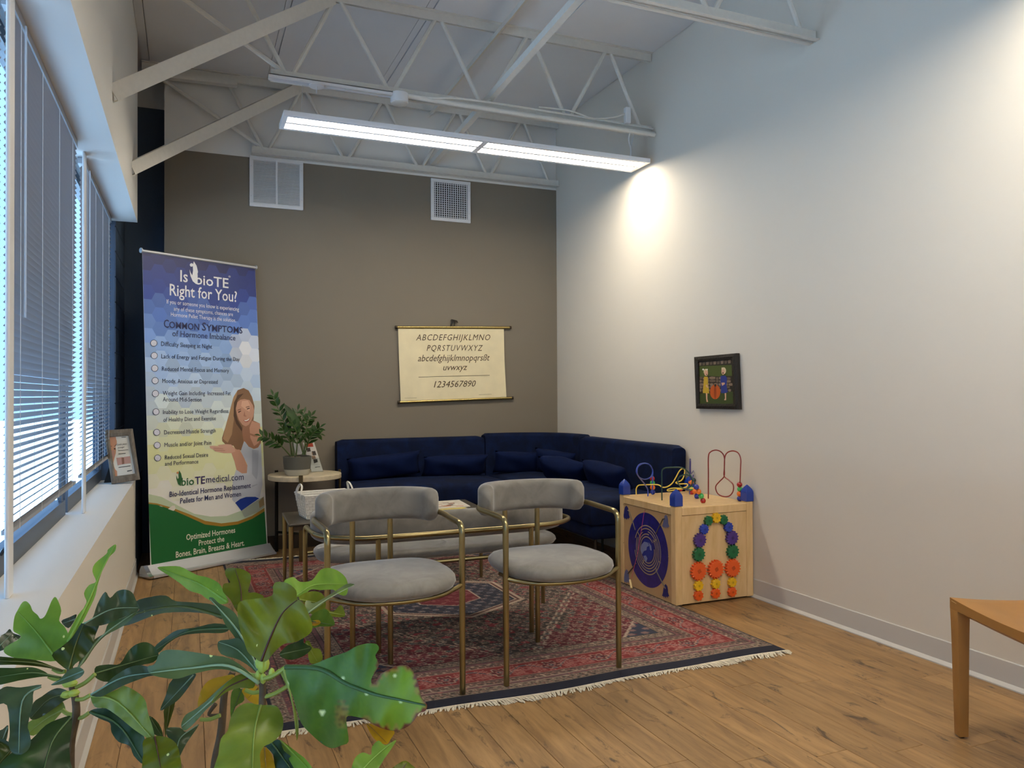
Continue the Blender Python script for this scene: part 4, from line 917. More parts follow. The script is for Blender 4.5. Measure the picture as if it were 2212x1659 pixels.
# brochure stand
bs = thing('brochure_holder', 'clear brochure holder with leaflets behind the potted plant', 'holder', (1.0, 6.78, .684))
def Q(x, y, d=0.): return aty(560+x/4.148, 840+y/4.148, 6.77-d)
def leafl(pts, z, cols, nm):
    mb = MB().slab([Q(*p, z) for p in pts], (0, 1, 0), .002, 0)
    for i, (c, q) in enumerate(cols): mb.poly3([Q(*p, z+.0015+i*.0001) for p in q], c)
    return mb
cl = [flat('br_white', '#e4dfd8'), flat('br_red', '#c4523c'), flat('br_dark', '#4d443d'), flat('br_tan', '#b08d72')]
build('brochure', leafl([(390, 482), (492, 478), (572, 735), (470, 742)], .0, [(1, [(410, 490), (478, 486), (486, 518), (412, 522)]), (2, [(425, 530), (455, 528), (462, 560), (430, 565)]), (2, [(470, 560), (502, 556), (512, 592), (480, 596)]), (3, [(468, 600), (500, 598), (508, 626), (474, 630)]), (2, [(484, 632), (520, 628), (524, 655), (492, 668)]), (2, [(500, 700), (545, 695), (546, 700), (500, 705)]), (3, [(470, 570), (478, 568), (480, 590), (474, 592)])], 'a'), cl, bs, recalc=False)
build('brochure', leafl([(300, 470), (345, 455), (390, 585), (330, 590)], .01, [(2, [(325, 500+k*14), (360, 497+k*14), (360, 499+k*14), (325, 502+k*14)]) for k in range(5)], 'b'), cl, bs, recalc=False)
build('holder', MB().slab([Q(395, 600, .012), Q(545, 620, .012), Q(575, 742, .012), Q(455, 745, .012)], (0, -1, 0), .002).slab([Q(440, 742), Q(575, 738), Q(575, 745), Q(440, 748)], (0, -1, 0), .03), gm, bs)
# ============================================================ ACTIVITY CUBE
CXL, CYF, CXR, CYB, CZ = 2.818, 4.072, 3.428, 4.752, .618
ac = thing('activity_cube', 'maple wooden toy cube with coloured gears and bead wires', 'toy', (3.12, 4.4, .009))
pwid = .052
for x in (CXL, CXR-pwid):
    for y in (CYF, CYB-pwid):
        build('corner_post', MB().box((x, y, .009), (x+pwid, y+pwid, .632)), M_MAPLE, ac, bevel=.006, seg=2)
        c = Vector((x+pwid/2, y+pwid/2, .632)); h = .03; rows = [(h, 0), (h, .055), (h*.96, .065), (h*.8, .078), (h*.5, .092), (h*.18, .104), (.002, .108)]
        vs = [(c.x+sx*r, c.y+sy*r, .632+z) for r, z in rows for sx, sy in ((-1, -1), (1, -1), (1, 1), (-1, 1))]
        build('finial', MB().add(vs, [(0, 3, 2, 1)]+[(4*i+k, 4*i+(k+1) % 4, 4*i+4+(k+1) % 4, 4*i+4+k) for i in range(len(rows)-1) for k in range(4)]+[tuple(range(len(vs)-4, len(vs)))]), M_BLUEP, ac, bevel=.002, seg=1)
build('front_panel', MB().box((CXL+pwid, CYF+.006, .012), (CXR-pwid, CYF+.018, .57)), M_MAPLE, ac, bevel=.001, seg=1)
build('side_panel', MB().box((CXL+.004, CYF+pwid, .012), (CXL+.018, CYB-pwid, .572)), mat('clear_coated_maple', '#c6a274', .25, var=.05, vscale=8, coat=.5), ac)
build('rear_panel', MB().box((CXL+pwid, CYB-.018, .012), (CXR-pwid, CYB-.006, .60)).box((CXR-.018, CYF+pwid, .012), (CXR-.006, CYB-pwid, .60)), M_MAPLE, ac)
for a, b in (((CXL+pwid, CYF, .572), (CXR-pwid, CYF+.04, .62)), ((CXL, CYF+pwid, .574), (CXL+.04, CYB-pwid, .62))): build('top_rail', MB().box(a, b), M_MAPLE, ac, bevel=.002, seg=1)
build('top_panel', MB().box((CXL+.003, CYF+.003, .606), (CXR-.003, CYB-.003, .6225)), M_MAPLE, ac, bevel=.002, seg=1)
# gears
GC = {'y': '#f2bf15', 'g': '#0f6b3c', 'b': '#1f3fb0', 'p': '#4a2a86', 'o': '#f2601c'}
GL = [('y', 1040, 738, 45, 9), ('g', 966, 765, 42, 9), ('g', 1109, 755, 42, 9), ('b', 925, 845, 44, 10), ('b', 1155, 825, 44, 10), ('p', 885, 948, 62, 14), ('p', 1188, 925, 62, 14), ('g', 875, 1082, 61, 13), ('g', 1195, 1055, 61, 13),
      ('o', 873, 1240, 80, 18), ('o', 1035, 1222, 80, 18), ('o', 1195, 1210, 78, 18), ('y', 873, 1378, 46, 9), ('y', 1035, 1358, 45, 9), ('y', 1190, 1345, 43, 9), ('o', 873, 1470, 45, 9), ('o', 1035, 1450, 45, 9), ('o', 1190, 1437, 43, 9)]
for k, (c, x, y, r, nt_) in enumerate(GL):
    p = aty(1310+x/4.366, 950+y/4.366, CYF-.012); rr = (aty(1310+x/4.366, 950+(y-r)/4.366, CYF-.012)-p).length
    rr *= 1.12; o_, i_ = rr*1.0, rr*.84; pts = []
    for t in range(nt_):
        for da, R_ in ((-.30, i_), (-.17, o_), (.17, o_), (.30, i_)):
            a = 2*PI*(t+da*.9)/nt_+k; pts.append(Vector((p.x+R_*math.cos(a), CYF+.005, p.z+R_*math.sin(a))))
    gmat = mat('gear_'+c, GC[c], .32, coat=.3)
    gr = build('gear', MB().slab(pts, (0, -1, 0), .022), gmat, ac, bevel=.0015, seg=1)
    dm = MB(); q = rr*.26; yy_ = CYF-.0178
    dk = mat('gear_line_'+c, tuple(v*.25 for v in lin(GC[c])[:3]), .5)
    ang = .0 if c in 'y' else .5
    def ring4(r1, r2, m):
        A = [Vector((p.x+r1*math.cos(2*PI*i/m+ang+PI/4), yy_, p.z+r1*math.sin(2*PI*i/m+ang+PI/4))) for i in range(m)]; B = [Vector((p.x+r2*math.cos(2*PI*i/m+ang+PI/4), yy_, p.z+r2*math.sin(2*PI*i/m+ang+PI/4))) for i in range(m)]
        dm.add(A+B, [(i, (i+1) % m, m+(i+1) % m, m+i) for i in range(m)])
    ring4(q, q*.82, 4); ring4(q*.42, q*.25, 10)
    build('gear_mark', dm, dk, gr, recalc=False)
# maze print, tracks and rockets on the left side
def Mz(x, y, d=0.): p = atx(1310+x/4.366, 950+y/4.366, CXL+.004); return Vector((CXL+.0035-d, p.y, p.z))
mc = Vector((0, 4.399, .301)); MR = .247
def ringx(mb, r1, r2, d, mi=0, a0=0, a1=360, n=56, ry=1.0):
    vs = []
    for k in range(n+1):
        a = math.radians(a0+(a1-a0)*k/n)
        for r in (r1, r2): vs.append((CXL+.0035-d, mc.y+r*math.cos(a)*ry, mc.z+r*math.sin(a)))
    mb.add(vs, [(2*k, 2*k+1, 2*k+3, 2*k+2) for k in range(n)], mi)
RY = .98
mb = MB(); ringx(mb, .0, MR, .0008, ry=RY)
mz = build('maze_disc', mb, mat('print_space_blue', '#23227a', .3, var=.25, vscale=30, coat=.4), ac, recalc=False, label='round dark blue star map')
mb = MB()
for i, r in enumerate((.157, .137, .119, .101, .083)):
    ringx(mb, r, r+.0075, .0016, 0, 20+i*37, 20+i*37+330, ry=RY)
for a, r1, r2 in ((40, .157, .119), (140, .137, .101), (225, .164, .137), (300, .12, .083), (200, .165, .14)):
    a = math.radians(a); v = Vector((0, math.cos(a), math.sin(a))); s = Vector((0, -v.z, v.y))*.004; X = Vector((CXL+.0018, mc.y, mc.z))
    mb.add([X+v*r1-s, X+v*r1+s, X+v*r2+s, X+v*r2-s], [(0, 1, 2, 3)])
build('maze_track', mb, mat('routed_groove', '#a08f74', .6), mz, recalc=False)
mb = MB(); ringx(mb, 0, .071, .0014, 0, ry=RY); build('globe_print', mb, flat('sea_blue', '#25338c'), mz, recalc=False)
mb = MB()
for P_ in ([(335, 985), (360, 960), (395, 970), (405, 1000), (385, 1010), (380, 1040), (355, 1050), (340, 1080), (325, 1040), (328, 1005)], [(350, 1095), (375, 1090), (390, 1120), (375, 1160), (362, 1130)], [(400, 965), (425, 1000), (430, 1045), (415, 1040), (408, 1000)]): mb.poly3([Mz(*p, .0020) for p in P_])
build('land_print', mb, flat('land_grey', '#7d86b0'), mz, recalc=False)
def rocket(x, y, c):
    mb = MB(); mb.poly3([Mz(x+a, y+b, .0012) for a, b in ((0, -55), (16, -35), (22, 0), (22, 25), (34, 60), (22, 62), (20, 78), (10, 60), (0, 80), (-8, 60), (-18, 76), (-20, 60), (-34, 58), (-24, 20), (-22, -5), (-14, -38))]); build('rocket_print', mb, flat('rocket_'+c, {'dark': '#2a2a70', 'grey': '#666a8e'}[c]), mz, recalc=False)
rocket(190, 675, 'dark'); rocket(562, 760, 'grey'); rocket(192, 1275, 'grey'); rocket(560, 1415, 'dark')
for p in (((205, 665), (222, 680), (275, 850)), ((555, 742), (535, 745), (468, 890)), ((205, 1260), (285, 1165)), ((560, 1405), (470, 1230))):
    build('track_link', MB().tube([Mz(*q, .003) for q in p], .0035, 6), mat('groove_dark', '#6e6354', .5), mz)
sc_ = MB()
for x, y in ((163, 612), (165, 970), (160, 1368), (587, 715), (588, 1105), (588, 1530), (367, 662)): sc_.ball(Mz(x, y, .002), .0035, 6)
build('screws', sc_, M_BRASS, ac)
build('string', MB().tube([Mz(366, 665, .006), Mz(322, 1060, .022), Mz(272, 1305, .03)], .0014, 5), mat('pink_cord', '#e0567a', .6), ac)
wa, wb_ = Mz(258, 1318, .03), Mz(292, 1465, .045); wb_.z = max(wb_.z, .02)
build('stylus', MB().tube([wa, wb_], .0075, 10), mat('bare_wood', '#e6c98f', .5), ac, smooth=True)
# bead wires
def tp(x, y): return atz(1300+x/6.506, 950+y/6.506, .6235)
def wire(col, pts, pl, r=.0042, n=6, closed=False, name='bead_wire'):
    """pts drawn on the vertical plane through the two foot points pl"""
    a, b = tp(*pl[0]), tp(*pl[1]); nn = (b-a).cross(Vector((0, 0, 1))).normalized()
    P = spline([onpl(1300+x/6.506, 950+y/6.506, a, nn) for x, y in pts], n); return build(name, MB().tube(P, r, 8), mat('wire_'+col, {'red': '#8e2a20', 'blue': '#2446b4', 'green': '#0e4438', 'yellow': '#f0d45a', 'purple': '#332a7a'}[col], .3, coat=.4), ac, smooth=True)
wire('red', [(1497, 828), (1498, 500), (1498, 240), (1530, 170), (1605, 145), (1680, 175), (1722, 250), (1722, 400), (1718, 515), (1650, 590), (1600, 660), (1625, 750), (1700, 795), (1790, 790), (1845, 720), (1845, 630), (1790, 570), (1720, 510), (1722, 400), (1728, 250), (1765, 180), (1840, 157), (1915, 185), (1952, 270), (1950, 400), (1943, 600), (1940, 850)], [(1497, 832), (1940, 865)])
wire('blue', [(648, 795), (645, 700), (600, 620), (520, 520), (485, 440), (520, 355), (600, 330), (680, 360), (712, 440), (690, 520), (610, 555), (530, 530), (495, 460), (510, 380), (580, 335), (660, 345), (712, 420), (714, 500), (712, 600), (712, 770)], [(648, 800), (714, 775)])
wire('green', [(845, 850), (843, 600), (843, 450), (870, 405), (930, 390), (1100, 390), (1180, 420), (1240, 490), (1270, 560), (1260, 640), (1190, 688), (1120, 670), (1070, 600), (1090, 520), (1170, 490), (1240, 510), (1290, 580), (1340, 680), (1390, 780), (1425, 880)], [(845, 850), (1425, 885)])
wire('yellow', [(484, 770), (484, 690), (510, 645), (560, 635), (740, 630), (810, 640), (850, 668), (920, 660), (990, 610), (1040, 530), (1090, 440), (1135, 405), (1165, 430), (1150, 520), (1110, 575), (1040, 600), (1080, 620), (1190, 620), (1200, 650), (1130, 680), (1000, 680), (925, 700), (940, 718), (1080, 695), (1250, 680), (1330, 700), (1340, 820)], [(484, 770), (1340, 825)])
wire('purple', [(1234, 770), (1238, 600), (1240, 300), (1246, 300), (1250, 470), (1290, 430), (1312, 365), (1312, 400), (1280, 520), (1262, 600), (1258, 745)], [(1234, 772), (1258, 748)])
BC = {'r': '#b3201c', 'g': '#3fb45a', 'o': '#f07a22', 'b': '#1c2f9c', 'd': '#12303c'}
def beads(foot, lst, r=.0185):
    a = tp(*foot); nn = Vector((0, 1, 0))
    for c, x, y in lst:
        p = onpl(1300+x/6.506, 950+y/6.506, a, nn); build('bead', MB().ball(p, r, 16), mat('bead_'+c, BC[c], .22, coat=.5), ac, smooth=True)
beads((1940, 862), [('r', 1936, 630), ('g', 1942, 695), ('o', 1935, 760), ('b', 1938, 826)]); beads((714, 770), [('r', 709, 545), ('g', 712, 605), ('o', 715, 670), ('b', 716, 735)])
beads((1425, 885), [('b', 1328, 665), ('o', 1358, 728), ('g', 1396, 790), ('r', 1423, 856)]); beads((1335, 825), [('o', 1310, 722), ('b', 1336, 795)]); beads((1245, 765), [('o', 1252, 600), ('g', 1245, 680), ('r', 1258, 742), ('d', 1290, 570)]); beads((1110, 740), [('r', 1110, 700)], .014)

# ============================================================ TAN CHAIR (cut by the frame)
lc = thing('side_chair', 'tan leather wrapped chair cut by the right edge', 'chair', (3.0, 1.9, 0))
f0 = atz(2077, 1592, 0); fx, fy = f0.x, f0.y
A0 = Vector((fx, fy, 0)); ux = Vector((.93, -.36, 0)); ux.normalize(); uy = Vector((ux.y, -ux.x, 0))*1  # two seat directions
uy = Vector((-.36, -.93, 0)).normalized()
W_, D_ = .50, .52
def LC(a, b, z): return A0+ux*a+uy*b+Vector((0, 0, z))
seat = [LC(-.022, -.022, 0), LC(W_+.022, -.022, 0), LC(W_+.022, D_, 0), LC(-.022, D_, 0)]
n = 16; vs = []; fs = []
for t in (1, 0):
    for j in range(n+1):
        for i in range(n+1):
            u, v = i/n, j/n; p = LC(-.025+(W_+.05)*u, -.025+(D_+.04)*v, 0); sag = .022*(4*u*(1-u))
            sg2 = .012*4*v*(1-v)
            e = min(u, 1-u, v, 1-v); ed = .012*max(0, 1-e/.06)
            vs.append((p.x, p.y, (.545-sag*.7-sg2-ed*.6) if t else (.478-sag*.5+ed*1.4-.02*math.sin(PI*u)*math.sin(PI*v))))
m = n+1
for t in (0, 1):
    for j in range(n):
        for i in range(n): k = t*m*m+j*m+i; fs.append((k, k+1, k+m+1, k+m) if t == 0 else (k, k+m, k+m+1, k+1))
ring = [i for i in range(m)]+[j*m+m-1 for j in range(1, m)]+[m*m-1-i for i in range(1, m)]+[(m-1-j)*m for j in range(1, m-1)]
for i in range(len(ring)): p, q = ring[i], ring[(i+1) % len(ring)]; fs.append((p, m*m+p, m*m+q, q))
build('seat', MB().add(vs, fs), M_LEATHER, lc, smooth=True, angle=50)
for a, b in ((0, 0), (W_, 0), (0, D_-.03), (W_, D_-.03)):
    mb = MB(); rows = [(.0185, 0), (.0205, .15), (.0225, .32), (.0245, .44), (.026, .49)]; vs = []
    for h_, z in rows:
        c = LC(a, b, z)
        for sx, sy in ((-1, -1), (1, -1), (1, 1), (-1, 1)): q = c+ux*h_*sx+uy*h_*sy; vs.append((q.x, q.y, q.z+.006))
    mb.add(vs, [(0, 3, 2, 1)]+[(4*i+k, 4*i+(k+1) % 4, 4*i+4+(k+1) % 4, 4*i+4+k) for i in range(len(rows)-1) for k in range(4)]+[tuple(range(len(vs)-4, len(vs)))])
    lg = build('leg', mb, M_LEATHER, lc, bevel=.004, seg=2, smooth=True)
    c = LC(a, b, 0); build('glide', MB().lathe((c.x, c.y, 0), [(.010, 0), (.011, .007)], 12), M_BLACK, lg)
build('backrest', MB().obox(LC(W_*.5, D_+.0, .52), LC(W_*.5, D_+.06, .98), ux*(W_/2+.02), uy*.014), M_LEATHER, lc, bevel=.01, seg=2)
st_ = MB().tube([LC(-.020, -.026, .528), LC(-.026, -.010, .527), LC(-.027, .02, .525)], .0008, 4).tube([LC(-.010, -.027, .535), LC(.02, -.027, .515), LC(.03, -.027, .50)], .0008, 4)
build('stitching', st_, mat('cream_thread', '#dcc08a', .7), lc, kind='stuff')

# ============================================================ RUG
rth = math.radians(1.3); RW, RL = 2.55, 3.42
NRc = Vector((2.872, 3.150, 0)); eu = Vector((-math.cos(rth), math.sin(rth)*.55, 0)).normalized(); ev = Vector((-math.sin(rth), math.cos(rth), 0))
nu, nv = 430, 576
U, V = np.meshgrid(np.linspace(0, RW, nu), np.linspace(0, RL, nv))
def hexl(h): return np.array(lin(h)[:3])
C_ = np.zeros(U.shape+(3,)); 
def put(mask, col): C_[mask] = hexl(col) if isinstance(col, str) else col
du_ = np.minimum(U, RW-U); dv_ = np.minimum(V, RL-V)
NAVY, TAN, MAUVE, RED, DRED, OLIVE, CREAM, PINK, DK_, BLU = '#1c2138', '#a09480', '#7a565a', '#963030', '#6b2430', '#4a4440', '#cdbca4', '#b0706a', '#2c2426', '#3c4658'
ds = np.minimum(du_-.012, dv_-.085)       # distance inside the woven edge
side = (du_-.012) < (dv_-.085)
along = np.where(side, V, U)
rn = rng.random(U.shape)
def vnoise(scale, seed):
    r = np.random.default_rng(seed); gx = int(RW/scale)+3; gy = int(RL/scale)+3; g_ = r.random((gy, gx)); x = U/scale; y = V/scale; i = x.astype(int); j = y.astype(int); fx_ = x-i; fy_ = y-j
    fx_ = fx_*fx_*(3-2*fx_); fy_ = fy_*fy_*(3-2*fy_)
    return (g_[j, i]*(1-fx_)+g_[j, i+1]*fx_)*(1-fy_)+(g_[j+1, i]*(1-fx_)+g_[j+1, i+1]*fx_)*fy_
n1, n2, n3 = vnoise(.03, 1), vnoise(.012, 2), vnoise(.25, 3)
# herati-like field: staggered rosettes, leaf arcs and lozenge lines
def cell(su, sv, ou=0, ov=0):
    j = np.floor((V+ov)/sv); uu = U+ou+(j % 2)*su/2; i = np.floor(uu/su); return (uu/su-i-.5)*su, ((V+ov)/sv-j-.5)*sv, i, j
MU, MV = abs(U-RW/2), abs(V-RL/2)
field = (ds > .43)
big = (MU/.98+MV/1.32) < 1; big |= (MU < .62) & (MV < .95) & ((MU/.98+MV/1.32) < 1.12)
base = np.where(big[..., None], hexl(OLIVE), hexl(DRED)); base = base*(.8+.4*n3[..., None])
C_[:] = base
a_, b_, ii, jj = cell(.092, .064); rr = np.sqrt((a_/1.25)**2+b_**2); th = np.arctan2(b_, a_)
hsh = (np.sin(ii*12.9+jj*78.2)*43758.5) % 1
ros = rr < .0185*(1+.12*np.cos(8*th)); put(field & ros, CREAM); put(field & (rr < .0150), OLIVE); 
rc = np.where(hsh[..., None] < .4, hexl('#8c8474'), np.where(hsh[..., None] < .7, hexl('#a0525a'), hexl('#5a6a6c'))); m_ = field & (rr < .0115); C_[m_] = rc[m_]; put(field & (rr < .004), DK_)
a2, b2, i2, j2 = cell(.092, .064, .046, 0); arc = (abs(np.sqrt((a2/1.5)**2+(b2*1.0)**2)-.026) < .0028) & (np.sin(a2*90+j2) > -.35); put(field & arc & ~ros, '#b39a84')
loz = (abs((abs(U % .184-.092)/.092+abs(V % .128-.064)/.064)-1) < .055); put(field & loz & ~ros & (n2 > .42), '#b98a7c')
put(field & (n1 > .80) & ~ros, '#9c3a44'); put(field & (n2 > .88) & ~ros, CREAM)
# hexagonal medallion
def hexm(s): return np.maximum(MU/(s*.44), (MV/(s*.50)+MU/(s*.88)))
hm = hexm(1.0); inm = hm < 1
put(field & (abs(hm-1.0) < .03), CREAM); put(field & (hm < .97), '#6b4038'); put(field & (hm < .93), CREAM); put(field & (hm < .905), '#2f3446')
rosm = (rr < .018); put((hm < .88) & rosm, '#7e8088'); put((hm < .88) & (rr < .011), '#4b5264'); put((hm < .88) & (rr < .004), CREAM); put((hm < .88) & arc & (n2 > .4), '#85706a')
put(hm < .47, CREAM); put(hm < .45, '#7c2530'); put((hm < .43) & loz & (n2 > .35), PINK); put((hm < .43) & (rr < .012), '#9c6a60')
# serrated crimson corners and blue spandrels
ed = MU/.98+MV/1.32; put(field & (abs(ed-1-.02*np.sign(np.sin(U*110))) < .008), CREAM)
sp_ = ((RW/2-.44-MU)/.55+(RL/2-.50-MV)/.62); put(field & (sp_ < .42) & ~ros & (n1 < .75), '#39425a'); put(field & (abs(sp_-.42) < .02), CREAM)
m_ = field & (sp_ < .42) & ros; C_[m_] = hexl('#9a7c78')
# borders
def band(a, b): return (ds >= a) & (ds < b)
def guard(a, b, bg_, seed):
    m = band(a, b); put(m, bg_); w = b-a; t = (ds-a)/w; q = along/.042
    wave = .5+.26*np.sin(q*2*PI); put(m & (abs(t-wave) < .07), '#4f3a36'); i = np.floor(q*2); s = (q*2-i-.5); tc_ = np.where(i % 2 == 0, .28, .72); r2 = np.sqrt((s*.021)**2+((t-tc_)*w)**2)
    put(m & (r2 < .0082), '#7a3b3c'); put(m & (r2 < .0050), CREAM); put(m & (n2 > .80), '#57504a'); put(m & (n2 < .14), CREAM); put(m & ((abs(t-.04) < .03) | (abs(t-.96) < .03)), DK_)
put(ds < .0, NAVY)
guard(0, .058, TAN, 1)
m = band(.058, .082); put(m, MAUVE); put(m & (n2 > .7), PINK); put(m & (abs(ds-.0815) < .002), CREAM)
guard(.082, .13, '#8c7668', 2)
m = band(.13, .285); put(m, RED); t = (ds-.2075); q = along/.27; i = np.floor(q); s = (q-i-.5)*.27
r2 = np.sqrt(s**2+(t*1.1)**2); a3 = np.arctan2(t, s)
vine = abs(t-.045*np.sin(q*2*PI+1.57)) < .006; put(m & vine, '#5e7078')
lob = .048*(1+.22*np.cos(6*a3)); put(m & (r2 < lob), CREAM); put(m & (r2 < lob-.006), '#6a1f26'); put(m & (r2 < .024), '#b98078'); put(m & (r2 < .015), '#334050'); put(m & (r2 < .006), CREAM)
s2 = (q+.5-np.floor(q+.5)-.5)*.27; feather = (abs(((s2*abs(np.sign(s2))+abs(t)*.9)*70) % 1-.5) < .16) & (abs(s2) > .018) & (abs(s2) < .085) & (abs(t) < .055); put(m & feather, '#d8a394')
r3 = np.sqrt(s2**2+t**2); put(m & (r3 < .022), PINK); put(m & (r3 < .012), RED); put(m & (n2 > .86), '#c98a80'); put(m & (n2 < .1), '#561a22'); put(m & ((abs(ds-.133) < .003) | (abs(ds-.282) < .003)), '#c08c80')
guard(.285, .335, '#8c7668', 3)
m = band(.335, .36); put(m, MAUVE); put(m & (n2 > .7), '#a07068'); put(m & (abs(ds-.36) < .0025), CREAM)
guard(.36, .43, TAN, 4)
put(du_ < .010, NAVY)
C_ *= (.86+.28*rn)[..., None]; C_ *= (.88+.24*n3)[..., None]
C_ = np.clip(C_*np.array([.66, .60, .60]), 0, 1)+.004
zz = .0075+.0012*np.sin(U*9+V*5)*(dv_ < .1)-.006*((du_ < .004) | (dv_ < .004))
P = np.array(NRc)[None, None]+U[..., None]*np.array(eu)+V[..., None]*np.array(ev); wavy = .016*np.sin(U*2.9+.6)+.006*np.sin(U*8); P[..., 1] += wavy*(1-np.clip(V/.5, 0, 1)); P[..., 2] = zz
rug = thing('area_rug', 'red and navy oriental rug with cream fringe under the armchairs', 'rug', (1.6, 4.8, 0))
me = bpy.data.meshes.new('pile'); idx = np.arange(nu*nv).reshape(nv, nu); F_ = np.stack([idx[:-1, :-1], idx[1:, :-1], idx[1:, 1:], idx[:-1, 1:]], -1).reshape(-1, 4)
me.vertices.add(nu*nv); me.vertices.foreach_set('co', (P-np.array([1.6, 4.8, 0])).reshape(-1).astype(np.float32)); me.loops.add(F_.size); me.loops.foreach_set('vertex_index', F_.ravel().astype(np.int32))
me.polygons.add(len(F_)); me.polygons.foreach_set('loop_start', np.arange(0, F_.size, 4, dtype=np.int32)); me.update(calc_edges=True)
ca = me.color_attributes.new('Col', 'FLOAT_COLOR', 'POINT'); ca.data.foreach_set('color', np.concatenate([C_, np.ones(C_.shape[:2]+(1,))], -1).reshape(-1).astype(np.float32))
me.materials.append(attr_mat('wool_pile', .95, bump=.5, bscale=380)); ro = bpy.data.objects.new('pile', me); COL.objects.link(ro); ro.parent = rug
def fringe(v_edge, sgn):
    mb = MB(); r = random.Random(5)
    for k in range(int(RW/.0055)):
        u = k*.0055; wv = (.016*math.sin(u*2.9+.6)+.006*math.sin(u*8)) if v_edge < 1 else 0
        p = NRc+eu*u+ev*v_edge+Vector((0, wv, .005)); L = r.uniform(.030, .050)+.014*math.sin(u*5.3)+.008*math.sin(u*17); sk = r.uniform(-.016, .016)+.022*math.sin(u*11)
        a = p; b = p+ev*sgn*L*.5+eu*sk*.5+Vector((0, 0, r.uniform(-.002, .005))); c = p+ev*sgn*L+eu*sk; b.z = max(.003, b.z); c.z = r.uniform(.001, .006)
        w = .0045; mb.obox(a, b, eu*w, (0, 0, .002)); mb.obox(b, c, eu*w*.6, (0, 0, .0012))
    for k in range(60):
        u = k*RW/60; wv = (.016*math.sin(u*2.9+.6)+.006*math.sin(u*8)) if v_edge < 1 else 0; u2 = (k+1)*RW/60; wv2 = (.016*math.sin(u2*2.9+.6)+.006*math.sin(u2*8)) if v_edge < 1 else 0
        mb.obox(NRc+eu*u+ev*(v_edge+sgn*.004)+Vector((0, wv, .004)), NRc+eu*u2+ev*(v_edge+sgn*.004)+Vector((0, wv2, .004)), (0, .007, 0), (0, 0, .0025))
    return build('fringe', mb, mat('cream_cotton', '#ddd3bd', .9), rug, kind='stuff')
fringe(0, -1); fringe(RL, 1)
# ============================================================ LARGE LEAFY PLANT IN THE FOREGROUND
pl_ = thing('leafy_plant', 'large foreground plant with glossy lobed leaves and pale specks', 'plant', (.0, .0, 0))
PB = atd(330, 1900, 1.12)
pl_.location = Vector((PB.x, PB.y, 0))
def leafmat(name, col, dark, light, speck='#d8e08a', tr=.22, rough=.32):
    m = bpy.data.materials.new(name); m.use_nodes = True; nt = m.node_tree; b = nt.nodes['Principled BSDF']; N = nt.nodes.new; L = nt.links.new
    tc = N('ShaderNodeTexCoord'); n = N('ShaderNodeTexNoise'); n.inputs['Scale'].default_value = 16; n.inputs['Detail'].default_value = 5; L(tc.outputs['Object'], n.inputs['Vector'])
    cr = N('ShaderNodeValToRGB'); e = cr.color_ramp.elements; e[0].position, e[0].color = .32, lin(dark); e[1].position, e[1].color = .70, lin(light); x = e.new(.5); x.color = lin(col); L(n.outputs['Fac'], cr.inputs[0])
    v = N('ShaderNodeTexVoronoi'); v.inputs['Scale'].default_value = 75; L(tc.outputs['Object'], v.inputs['Vector'])
    v2 = N('ShaderNodeTexNoise'); v2.inputs['Scale'].default_value = 9; L(tc.outputs['Object'], v2.inputs['Vector'])
    lt = N('ShaderNodeMath'); lt.operation = 'LESS_THAN'; lt.inputs[1].default_value = .13; L(v.outputs['Distance'], lt.inputs[0])
    gt = N('ShaderNodeMath'); gt.operation = 'GREATER_THAN'; gt.inputs[1].default_value = .60; L(v2.outputs['Fac'], gt.inputs[0])
    mm = N('ShaderNodeMath'); mm.operation = 'MULTIPLY'; L(lt.outputs[0], mm.inputs[0]); L(gt.outputs[0], mm.inputs[1])
    mx = N('ShaderNodeMix'); mx.data_type = 'RGBA'; L(mm.outputs[0], mx.inputs[0]); L(cr.outputs[0], mx.inputs[6]); mx.inputs[7].default_value = lin(speck)
    L(mx.outputs[2], b.inputs['Base Color']); b.inputs['Roughness'].default_value = rough; b.inputs['Specular IOR Level'].default_value = .3
    w_ = N('ShaderNodeTexNoise'); w_.inputs['Scale'].default_value = 60; L(tc.outputs['Object'], w_.inputs['Vector']); bu = N('ShaderNodeBump'); bu.inputs['Strength'].default_value = .12; bu.inputs['Distance'].default_value = .003; L(w_.outputs['Fac'], bu.inputs['Height']); L(bu.outputs[0], b.inputs['Normal'])
    t = N('ShaderNodeBsdfTranslucent'); L(mx.outputs[2], t.inputs[0]); ms = N('ShaderNodeMixShader'); ms.inputs[0].default_value = tr; L(b.outputs[0], ms.inputs[1]); L(t.outputs[0], ms.inputs[2]); L(ms.outputs[0], nt.nodes['Material Output'].inputs[0])
    return m
LM = {'B': leafmat('leaf_bright', '#7fa83a', '#689234', '#97bc4c', tr=.35), 'D': leafmat('leaf_dark', '#2c4520', '#22371a', '#3a5526'), 'G': leafmat('leaf_green', '#55762a', '#456622', '#6a8c34'),
      'U': leafmat('leaf_blue_green', '#3b4c30', '#2e3d26', '#4d6040', rough=.26), 'O': leafmat('leaf_olive', '#687018', '#575f16', '#7c8420', tr=.35), 'K': leafmat('leaf_dark_olive', '#3a4614', '#2c3810', '#4e5a1c'),
      'Y': leafmat('leaf_yellow', '#c09a22', '#9c7c1c', '#d8b438', speck='#6a4a1c', tr=.35), 'S': leafmat('leaf_grey_green', '#5a6e40', '#4a5e36', '#718452', rough=.28), 'L': leafmat('leaf_yellow_green', '#76862c', '#5c6e26', '#92a03a')}
VM = {'B': '#7fa83c', 'D': '#4c6434', 'G': '#3c5a28', 'U': '#6f8a70', 'O': '#4a2416', 'K': '#5a6028', 'Y': '#8a6a1c', 'S': '#86a07a', 'L': '#8a9a40'}
def AA(p): return (p[0]/3.324, 1160+p[1]/3.324)
